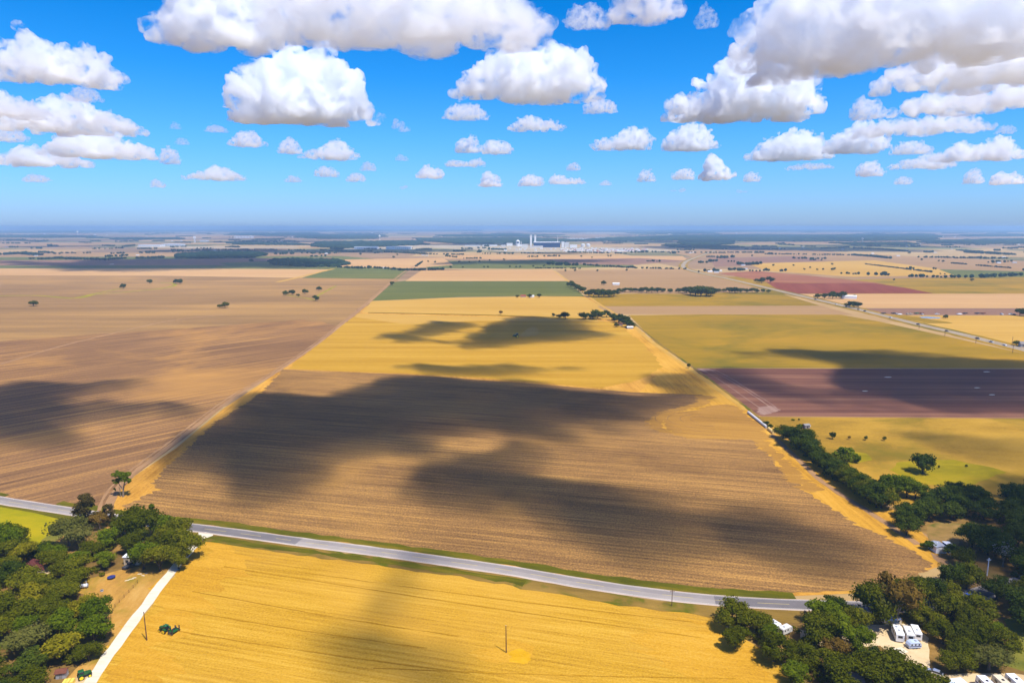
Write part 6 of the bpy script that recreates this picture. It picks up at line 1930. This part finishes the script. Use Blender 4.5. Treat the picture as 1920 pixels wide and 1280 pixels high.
for i, (pl, dp, h, g) in enumerate([
        ([(60, 446), (120, 445), (190, 445)], 60, 11, .05), ([(170, 452.5), (188, 452.5)], 30, 10, .1), ([(215, 453.5), (258, 453)], 30, 10, .1), ([(283, 452.5), (310, 452)], 30, 10, .1),
        ([(8, 478), (40, 476), (74, 479)], 45, 11, .05), ([(75, 473.5), (95, 475)], 20, 9, .2), ([(18, 464), (33, 464.5)], 20, 10, .2), ([(12, 455), (20, 455)], 15, 9, .1),
        ([(72, 487), (110, 485), (150, 487)], 26, 9, .1), ([(150, 487), (200, 488), (236, 485)], 22, 9, .2), ([(200, 482), (236, 480)], 20, 9, .3), ([(258, 485), (308, 484)], 26, 9, .05),
        ([(195, 461), (214, 462)], 20, 9, .2), ([(173, 467), (186, 467)], 15, 9, .1), ([(190, 467), (212, 467)], 15, 9, .5), ([(232, 463), (250, 461)], 24, 10, .1), ([(256, 467), (292, 467)], 18, 9, .3),
        ([(115, 475), (143, 475)], 14, 7, .5), ([(158, 475), (170, 475)], 14, 7, .4), ([(50, 486), (62, 486)], 16, 8, .2),
        ([(380, 447), (395, 447)], 30, 11, .1), ([(430, 451), (450, 450.5)], 40, 12, .1), ([(330, 444), (360, 443)], 40, 11, .2), ([(455, 452.5), (520, 453)], 24, 9, .3), ([(528, 455), (560, 454)], 24, 9, .3),
        ([(322, 469), (345, 470)], 14, 8, .3), ([(355, 468.5), (420, 469)], 14, 7, .4), ([(420, 469), (520, 469)], 16, 8, .15), ([(540, 469.5), (576, 470)], 14, 8, .3), ([(370, 466), (400, 466.5)], 12, 10, .6),
        ([(543, 475), (552, 475)], 14, 9, .1), ([(566, 475), (582, 475)], 14, 9, .1), ([(584, 476), (592, 475)], 14, 10, .1), ([(604, 475), (620, 476)], 12, 8, .4), ([(580, 481.5), (602, 481)], 14, 8, .4),
        ([(600, 470), (660, 473), (700, 472)], 22, 8, .35), ([(720, 473), (800, 477)], 20, 8, .25), ([(800, 477), (870, 478)], 16, 7, .45), ([(780, 469), (810, 468)], 20, 9, .1), ([(851, 472), (872, 471)], 18, 9, .05),
        ([(896, 474), (903, 473)], 18, 14, .0), ([(890, 485), (902, 485)], 12, 7, .0), ([(835, 481), (858, 483)], 14, 8, .2), ([(866, 485), (888, 485)], 10, 5, .4),
        ([(690, 502.5), (720, 504), (745, 506)], 10, 7, .1), ([(632, 502), (690, 503)], 10, 7, .15), ([(745, 507), (790, 507), (834, 506)], 14, 7.5, .0), ([(648, 503), (684, 504)], 14, 8, .0), ([(780, 500), (792, 491)], 6, 5, .1),
        ([(1026, 496), (1045, 497), (1083, 498)], 20, 10, .0), ([(1094, 497), (1130, 500), (1190, 503)], 12, 7, .1), ([(1190, 503), (1285, 505)], 10, 5, .4), ([(1005, 503), (1090, 504)], 10, 4, .3),
        ([(985, 482), (1010, 482)], 12, 7, .3), ([(1022, 481), (1050, 481)], 14, 8, .2), ([(1065, 473), (1080, 474)], 16, 9, .0), ([(1080, 474), (1180, 476)], 14, 7, .5), ([(1184, 474), (1215, 473)], 18, 10, .05), ([(905, 476), (960, 476)], 12, 6, .5), ([(975, 475), (1020, 475)], 12, 6, .5),
        ([(1130, 457), (1165, 457)], 25, 10, .1), ([(1190, 458), (1215, 458)], 25, 9, .1), ([(1222, 473), (1275, 474)], 14, 8, .2), ([(1210, 490), (1240, 491)], 10, 7, .3),
        ([(1286, 474), (1360, 474.5)], 14, 7, .4), ([(1365, 474), (1386, 474)], 14, 7, .3), ([(1390, 474), (1410, 474)], 14, 7, .4), ([(1412, 474.5), (1431, 474.5)], 18, 9, .0), ([(1436, 477), (1455, 477.5)], 20, 10, .0), ([(1458, 477), (1600, 479)], 12, 7, .3),
        ([(1600, 479), (1640, 482), (1669, 485)], 22, 9, .0), ([(1487, 485), (1546, 486)], 14, 8, .15), ([(1515, 488), (1530, 488)], 12, 7, .2),
        ([(1344, 484), (1362, 484)], 22, 11, .0), ([(1367, 483), (1376, 483)], 16, 11, .0), ([(1325, 482), (1340, 482)], 12, 6, .2), ([(1307, 493), (1327, 493)], 16, 9, .1), ([(1330, 491), (1346, 490)], 16, 9, .1), ([(1362, 491), (1378, 491)], 12, 7, .3),
        ([(1381, 496), (1400, 497), (1425, 495.5)], 18, 9, .0), ([(1300, 466), (1335, 466)], 22, 9, .1), ([(1305, 461), (1320, 460)], 16, 8, .3), ([(1350, 466), (1362, 466)], 16, 8, .2),
        ([(1322, 509), (1332, 510)], 12, 8, .0), ([(1336, 509), (1347, 510)], 12, 9, .0), ([(1365, 507), (1380, 506)], 12, 8, .1), ([(1383, 508), (1398, 507)], 12, 9, .1),
        ([(1405, 508.5), (1413, 508.5)], 8, 7, .0), ([(1418, 509), (1426, 509)], 8, 7, .0), ([(1428, 508), (1434, 508)], 8, 9, .0), ([(1437, 508), (1448, 508)], 9, 8, .0), ([(1458, 509), (1468, 509)], 8, 8, .1), ([(1471, 508.5), (1480, 508.5)], 8, 8, .1),
        ([(1580, 514), (1595, 514)], 10, 7, .1), ([(1598, 514.5), (1614, 514.5)], 8, 6, .2), ([(1632, 516), (1644, 516)], 10, 8, .0), ([(1646, 516), (1674, 517)], 14, 10, .0), ([(1698, 519), (1740, 520), (1778, 521)], 12, 8, .0), ([(1780, 520.5), (1815, 521)], 14, 8, .05), ([(1818, 521), (1845, 521)], 16, 11, .0), ([(1845, 520.5), (1905, 517)], 14, 9, .05), ([(1912, 517), (1940, 517)], 12, 8, .2),
        ([(1622, 495.5), (1700, 505)], 5, 4, .05), ([(1700, 505), (1748, 511)], 6, 5, .2), ([(1707, 504), (1716, 504)], 10, 9, .0), ([(1747, 505), (1754, 505)], 8, 6, .0), ([(1752, 513), (1776, 515)], 5, 4, .5),
        ([(1720, 483), (1790, 484)], 14, 8, .1), ([(1790, 484.5), (1840, 484)], 16, 8, .25), ([(1840, 485.5), (1890, 485)], 14, 8, .2), ([(1784, 494), (1812, 496)], 10, 5, .2), ([(1830, 498), (1895, 503)], 9, 5, .25), ([(1856, 493), (1882, 492)], 14, 9, .1), ([(1915, 508), (1935, 508)], 12, 9, .0),
        ([(1600, 466), (1650, 468), (1700, 472)], 26, 9, .1), ([(1625, 463), (1650, 462)], 24, 9, .1), ([(1655, 459), (1700, 462)], 30, 9, .4), ([(1776, 464), (1798, 464)], 20, 8, .1), ([(1798, 470), (1900, 478)], 40, 8, .3), ([(1810, 474), (1890, 478)], 30, 9, .1),
        ([(1460, 459), (1490, 460)], 30, 10, .05), ([(1410, 462), (1455, 463)], 25, 9, .2), ([(1500, 462), (1530, 463)], 22, 8, .4), ([(1540, 466), (1590, 464)], 18, 8, .3), ([(1395, 467), (1470, 468)], 18, 7, .3)]):
    belt(pl, dp, h, g, i + 300)

rb_ = random.Random(77)
for i in range(150):                              # the countless short rows of trees that thicken the distance
    y = 436 + 42 * rb_.random() ** 1.3
    x = rb_.uniform(-20, 1940)
    if 930 < x < 1210 and 456 < y < 474:
        continue
    w = rb_.uniform(12, 60) if y < 460 else rb_.uniform(6, 34)
    m_ = at(960, y).y / FPX
    belt([(x, y), (x + w / 2, y + rb_.uniform(-.5, .5)), (x + w, y + rb_.uniform(-.6, .6))], 3.5 * m_ + 10, rb_.uniform(8, 11) + max(0, 455 - y) * .3, rb_.choice((.1, .3, .5)), i + 900)

# ---- the factory
(sheet('factory_yard', [(700, 461), (860, 459), (960, 460), (1200, 465), (1290, 470), (1200, 472.5), (960, 472.5), (880, 468), (780, 464)], M_YARDF, .25))
(sheet('factory_yard', [(640, 468), (780, 467), (800, 463), (660, 463)], M_YARDF, .25))
(sheet('bare_ground', [(1050, 448), (1230, 446), (1240, 448), (1060, 451)], M_YARDF, .3))
(sheet('bare_ground', [(1100, 436.5), (1170, 436), (1170, 437.2), (1100, 437.8)], M_YARDF, .4))
(sheet('bare_ground', [(395, 462), (560, 463), (556, 465), (350, 466), (250, 464), (260, 461)], M_YARDF, .25))


def sky_h(py_base, py_top):
    return (py_base - py_top) * px_m(py_base)


def box_building(name, x0, x1, base, top, label, wall, roof, cat, depth=None, group=None, bands=None):
    m = px_m(base)
    w = (x1 - x0) * m
    h = max(3.0, (base - top) * m)
    d = depth or w * .5
    p = at((x0 + x1) / 2, base)
    t = empty(name, (p.x, p.y + d / 2, 0), 0, label, cat, group)
    mb = MB(); mb.box(-w / 2, w / 2, -d / 2, d / 2, 0, h); mb.build('wall', wall, t)
    mb = MB(); mb.box(-w / 2 - .6, w / 2 + .6, -d / 2 - .6, d / 2 + .6, h + .02, h + max(1.0, h * .12)); mb.build('roof', roof, t)
    if bands:
        mb = MB()
        n = bands
        for k in range(n):
            xa = -w / 2 + w * (k + .2) / n
            mb.box(xa, xa + w / n * .55, -d / 2 - .25, -d / 2 + .1, h * .25, h * .7)
        mb.build('door_row', P_TIN, t)
    return t


box_building('factory_hall', 1001, 1050, 464, 455, 'huge factory hall with dark blue front and white roof', P_FBLUE, P_WHITE, 'factory', 90)
box_building('factory_annex', 1000, 1018, 464.6, 461.5, 'low pale annex at the foot of the blue factory hall', P_OFFW, P_WHITE, 'factory', 20)
for i, x in enumerate((995.5, 1003.5)):
    m = px_m(461)
    p = at(x, 461)
    t = empty('tower', (p.x, p.y, 0), 0, '%s of the tall white twin towers' % ('outer one' if i == 0 else 'inner one, beside the blue factory hall,'), 'tower', 'twin factory towers')
    w = 3.4 * m
    h = 19 * m
    mb = MB(); mb.box(-w / 2, w / 2, -w / 2, w / 2, 0, h); mb.build('shaft', P_WHITE, t)
    mb = MB(); mb.box(-w * .62, w * .62, -w * .62, w * .62, h + .02, h + m * 1.2); mb.build('head', P_OFFW, t)
p = at(1045.5, 458)
m = px_m(458)
t = empty('mast', (p.x, p.y, 0), 0, 'thin white mast above the right end of the factory hall', 'mast')
mb = MB(); mb.tube((0, 0, 0), (0, 0, 9 * m), .7 * m, .5 * m); mb.tube((0, 0, 9 * m), (0, 0, 16 * m), .35 * m, .2 * m); mb.build('shaft', P_WHITE, t)
mb = MB(); mb.box(-m * .9, m * .9, -m * .9, m * .9, 8.8 * m, 9.3 * m); mb.build('platform', P_OFFW, t)
p = at(971, 462)
m = px_m(462)
t = empty('process_building', (p.x, p.y, 0), 0, 'white domed process building left of the twin towers', 'factory')
mb = MB(); mb.lathe([(3.6 * m, 0), (3.6 * m, 8 * m), (3.3 * m, 10 * m), (2.2 * m, 11.4 * m), (.3 * m, 12 * m)], 20); mb.build('dome', P_WHITE, t)
mb = MB(); mb.box(-2.4 * m, 2.4 * m, -3.8 * m, -3.5 * m, 6 * m, 9 * m); mb.build('opening', P_FBLUE, t)
mb = MB(); mb.tube((6 * m, 0, 0), (6 * m, 0, 9.5 * m), .6 * m); mb.build('stack', P_OFFW, t)
mb = MB(); mb.box(3.6 * m, 14 * m, -2 * m, 2 * m, 0, 3.5 * m); mb.build('wing', P_WHITE, t)
for i, x in enumerate((1093, 1103)):
    p = at(x, 463)
    m = px_m(463)
    t = empty('storage_tank', (p.x, p.y, 0), 0, '%s of two round pale tanks right of the factory hall' % ('inner one' if i == 0 else 'outer one'), 'tank', 'factory tanks')
    mb = MB(); mb.lathe([(3.9 * m, 0), (3.9 * m, 4.6 * m)], 20); mb.build('shell', P_OFFW, t)
    mb = MB(); mb.lathe([(4.0 * m, 4.62 * m), (2.2 * m, 5.6 * m), (.2 * m, 6.0 * m)], 20); mb.build('roof', P_WHITE, t)
for i, (x0, x1, b, tp, lb) in enumerate([
        (1053, 1058, 464, 454.5, 'tall narrow white block against the right end of the factory hall'), (1059, 1067, 464, 456, 'white stepped block right of the factory hall'), (1069, 1082, 464.5, 459.5, 'lower white block between the stepped block and the tanks'),
        (978, 990, 465, 459, 'pale long block under the domed process building'), (950, 961, 461, 456.5, 'small white building group at the far left of the factory'), (940, 948, 463, 460, 'single low white hut left of the domed process building'),
        (905, 932, 461.5, 459.5, 'long thin white building strung out left of the factory'), (872, 900, 462, 460.2, 'thin white building farthest left of the factory')]):
    box_building('factory_block', x0, x1, b, tp, lb, P_OFFW if i % 2 else P_WHITE, P_WHITE, 'factory', 30)
rr = random.Random(4)
for i in range(27):
    x = 936 + i * 9.6 + rr.uniform(-2, 2)
    b = rr.uniform(464.5, 471) if x < 1100 else rr.uniform(466.5, 471.5)
    w = rr.uniform(2, 6)
    box_building('site_building', x, x + w, b, b - rr.uniform(.9, 2.4), 'low white building, one of many scattered over the factory yard', P_WHITE if i % 3 else P_OFFW, P_WHITE, 'building', rr.uniform(10, 26), 'low buildings in the factory yard')
V, F = [], []
mb = MB()
for i in range(420):
    p = at(rr.uniform(1050, 1215), rr.uniform(466.5, 472))
    s = rr.uniform(1.0, 1.8)
    mb.box(p.x - 2.6 * s, p.x + 2.6 * s, p.y - 1.2 * s, p.y + 1.2 * s, .3, .3 + 1.6 * s, rr.choice((0, 0, 0, 1, 2)), top=(.5, .2))
o = mb.build('parked_vehicles', [P_WHITE, P_DGREY, P_RED])
o['kind'] = 'stuff'
for x0, x1, b, tp, lb, bd in [
        (259, 300, 462.8, 459.6, 'long white warehouse with a row of doors, left half of the pair', 12), (303, 339, 461, 457.8, 'long white warehouse with a row of doors, right half of the pair', 10), (439, 472, 446.3, 443, 'big white warehouse alone in the pink plain', 6),
        (664, 706, 467, 463.4, 'long pale warehouse, first of two by the dark wood', 10), (724, 770, 467.5, 463.2, 'long pale warehouse, second of two by the dark wood', 12), (375, 386, 453, 451, 'white hump roofed store right of the silo tower', 3),
        (505, 514, 437.3, 435.6, 'far white shed high up near the horizon', 2), (1118, 1136, 447.6, 445.4, 'bright white warehouse on the bare strip right of the mast', 5), (1060, 1110, 448.6, 447, 'long low white shed on the bare strip right of the mast', 9)]:
    box_building('warehouse', x0, x1, b, tp, lb, P_WHITE, P_WHITE, 'warehouse', 60, bands=bd)


def water_tower(px, base, top, label, k=1.0):
    p = at(px, base)
    m = px_m(base)
    h = (base - top) * m
    t = empty('water_tower', (p.x, p.y, 0), 0, label, 'water tower')
    r = 2.0 * m * k
    mb = MB(); mb.lathe([(r * .45, 0), (r * .3, h * .1), (r * .28, h * .62)], 12); mb.build('stem', P_OFFW, t)
    mb = MB(); mb.lathe([(r * .3, h * .62), (r * .95, h * .72), (r, h * .82), (r * .8, h * .94), (r * .1, h)], 16); mb.build('tank', P_WHITE, t)


water_tower(145.5, 441, 433.3, 'white water tower farthest left on the horizon plain')
water_tower(712, 451, 440.8, 'white mushroom water tower above the pale warehouses')
water_tower(1380.5, 441, 437, 'white water tower rising out of the blue wood', .9)
water_tower(1616.5, 454.5, 446.3, 'white water tower on legs at the edge of the blue wood', .9)
p = at(365.5, 455)
m = px_m(455)
t = empty('silo_tower', (p.x, p.y, 0), 0, 'tall white silo tower beside the warehouse pair', 'silo')
mb = MB(); mb.box(-1.2 * m, 1.2 * m, -1.2 * m, 1.2 * m, 0, 8.6 * m); mb.build('shaft', P_OFFW, t)
mb = MB(); mb.box(-2.3 * m, 2.3 * m, -1.4 * m, 1.4 * m, 8.62 * m, 11.2 * m, top=(.4 * m, .2 * m)); mb.build('head', P_WHITE, t)

# ---- scattered white farm buildings, each told by the landmark it lies nearest to
FB = [(12, 463.5), (68, 480), (83, 439), (117, 437), (178, 441), (200, 441), (258, 479), (275, 444), (323, 452.5), (340, 452.5), (346, 478), (392, 471), (402, 470), (410, 474), (437, 472), (458, 472), (470, 473), (517, 475), (528, 453), (548, 445), (612, 476), (585, 441), (634, 446), (653, 446.5), (686, 446), (697, 437), (722, 503), (793, 479), (800, 480),
      (826, 451), (850, 450.5), (882, 451), (900, 449), (928, 448.5), (1010, 447.5), (1215, 437.5), (1235, 438), (1255, 439), (1290, 449), (1320, 448.5), (1350, 449), (1400, 448.5), (1440, 447), (1466, 445), (1490, 444.5), (1512, 446.5), (1525, 445), (1548, 447),
      (1294, 474.5), (1299, 474), (1331, 510), (1343, 511), (1349, 509), (1388, 507), (1397, 505), (1393, 498), (1333, 461.5), (1462, 465.5), (1505, 464), (1580, 468), (1608, 466), (1636, 476), (1684, 480.5), (1700, 463), (1724, 458), (1753, 474), (1784, 468), (1827, 474), (1882, 483), (1872, 493.5), (1902, 493), (1910, 459), (1790, 445), (1768, 444.5), (1752, 444), (1841, 443), (1902, 434), (1862, 484)]
FM = [(lb, at(*q)) for lb, q in [('leftmost water tower', (145, 441)), ('silo tower', (365, 455)), ('mushroom water tower', (712, 451)), ('twin towers', (999, 461)), ('water tower in the blue wood', (1380, 441)), ('water tower on legs', (1616, 454)), ('highway bend', (1283, 500)), ('dark band of cloud shade', (400, 490)), ('tree clump at the far right', (1860, 495)), ('red field', (1560, 535))]]
rk = {}
order = []
for x, y in FB:
    p = at(x, y)
    sc = lambda g: math.hypot((g[1].x - p.x) / p.y * 1280, (FPX * CAM_H / g[1].y - FPX * CAM_H / p.y) * 3)
    lb, mp = min(FM, key=sc)
    order.append((sc((lb, mp)), lb, x, y))
rf = random.Random(8)
for d, lb, x, y in sorted(order):
    r = rk.get(lb, 0)
    rk[lb] = r + 1
    lab = 'white farm building on the plain, %s to the %s' % (ORD[r], lb) if r < len(ORD) else 'white farm building far out on the plain beyond the %s' % lb
    m = px_m(y)
    w = max(12.0, m * rf.uniform(2.2, 4.2))
    farm(x, y, w, w * .6, w * .22, lab, P_WHITE if rf.random() < .75 else P_OFFW, P_WHITE if rf.random() < .7 else P_TIN, rf.uniform(-12, 12), 'farm_building', 'farm building', 'x', 'white farm buildings on the plain')

# ---- scattered single trees on the plain
DT = [(1410, 481), (1560, 497), (1565, 505), (1450, 499), (1488, 499), (1519, 503), (1532, 507), (1543, 506.5), (1508, 506.5), (845, 503), (868, 502.5), (908, 502), (915, 502), (956, 501.5), (968, 502), (975, 502), (1000, 501), (1020, 500.5), (803, 492), (816, 493), (861, 493.5), (880, 492.5), (899, 491.5), (918, 489), (945, 488.5), (1110, 484), (1140, 481.5), (1145, 481.5), (1090, 482), (676, 478.5), (745, 479), (738, 484),
      (1728, 488.5), (1760, 490.5), (1768, 492), (1890, 491.5), (1896, 491.5), (1705, 476), (1728, 487), (1540, 489), (600, 477), (610, 481), (1310, 511), (1078, 509), (1060, 509), (1120, 509), (1175, 508)]
rk2 = {}
o2 = []
for x, y in DT:
    p = at(x, y)
    sc = lambda g: math.hypot((g[1].x - p.x) / p.y * 1280, (FPX * CAM_H / g[1].y - FPX * CAM_H / p.y) * 3)
    g = min(FM, key=sc)
    o2.append((sc(g), g[0], x, y))
for d, lb, x, y in sorted(o2):
    r = rk2.get(lb, 0)
    rk2[lb] = r + 1
    lab = 'lone dark tree on the plain, %s to the %s' % (ORD[r], lb) if r < len(ORD) else 'lone dark tree, a dot on the open plain below the %s' % lb
    plant('mid%d' % rf.randrange(4), at(x, y), max(6.0, px_m(y) * rf.uniform(3.0, 5.0)), lab, group='lone trees on the plain', name='plain_tree')

# ---- small marks on the fields
for i, (x, y, w, h) in enumerate([(1665, 707, 14, 1.6), (1622, 733, 11, 1.4), (1850, 697, 13, 1.4), (1832, 727, 11, 1.6), (1860, 740, 12, 1.8)]):
    sheet('white_soil', [(x + w / 2 * math.cos(t) * (1 + .2 * math.sin(5 * t + i)), y + h / 2 * math.sin(t)) for t in [k * math.pi / 8 for k in range(16)]], M_GRAVEL, .09)
sheet('white_soil', [(205, 495.2), (214, 494.8), (214, 495.8), (205, 496)], M_GRAVEL, .12)
pm, pnt, pout = new_mat('pond_water')
pp = principled(pnt, pout, .15, .5)
pp.inputs['Base Color'].default_value = (.22, .19, .17, 1)
sheet('pond', [(1722, 594), (1740, 593.2), (1762, 595), (1764, 597), (1745, 597.4), (1728, 596.2)], pm, .12, jit=2, seg=3)
for i, ofs in enumerate(([(1330, 693), (1360, 708), (1400, 733), (1436, 757), (1452, 772)], [(1338, 692), (1372, 710), (1412, 736), (1446, 757), (1462, 770)], [(1322, 696), (1352, 714), (1392, 742), (1424, 765), (1432, 777)])):
    strip('white_soil', smooth_line([at(*q) for q in ofs], 5.0), -.35, .35, M_LEVEL, .09, jit=.6, seed=i + 30)
sheet('white_soil', [(1424, 764), (1446, 760), (1466, 768), (1440, 778), (1422, 776)], M_LEVEL, .075, jit=3, seg=2, seed=33, freq=.4)
sheet('white_soil', [(1300, 691.3), (1330, 691.3), (1342, 695), (1318, 696)], M_LEVEL, .075, jit=3, seg=3, seed=34, freq=.4)

# ---- dust behind the working tractor
bm = bmesh.new()
for i in range(9):
    p = at(978 + i * 2.6, 632 - i * .5, 1.0)
    r = 2.2 + i * .45
    bmesh.ops.create_icosphere(bm, subdivisions=2, radius=1, matrix=Matrix.Translation((p.x, p.y, 1.5 + r * .6)) @ Matrix.Diagonal((r * 1.4, r * 1.2, r, 1)))
me = bpy.data.meshes.new('dust_cloud'); bm.to_mesh(me); bm.free()
tmp = bpy.data.objects.new('dust_cloud', me); col.objects.link(tmp)
md = tmp.modifiers.new('r', 'REMESH'); md.mode = 'VOXEL'; md.voxel_size = .8
dm, dnt, dout = new_mat('dust')
dv = dnt.nodes.new('ShaderNodeVolumePrincipled')
dv.inputs['Color'].default_value = (.9, .84, .76, 1)
dv.inputs['Density'].default_value = .005
dnt.links.new(dv.outputs[0], dout.inputs['Volume'])
me.materials.append(dm)
tmp['kind'] = 'stuff'
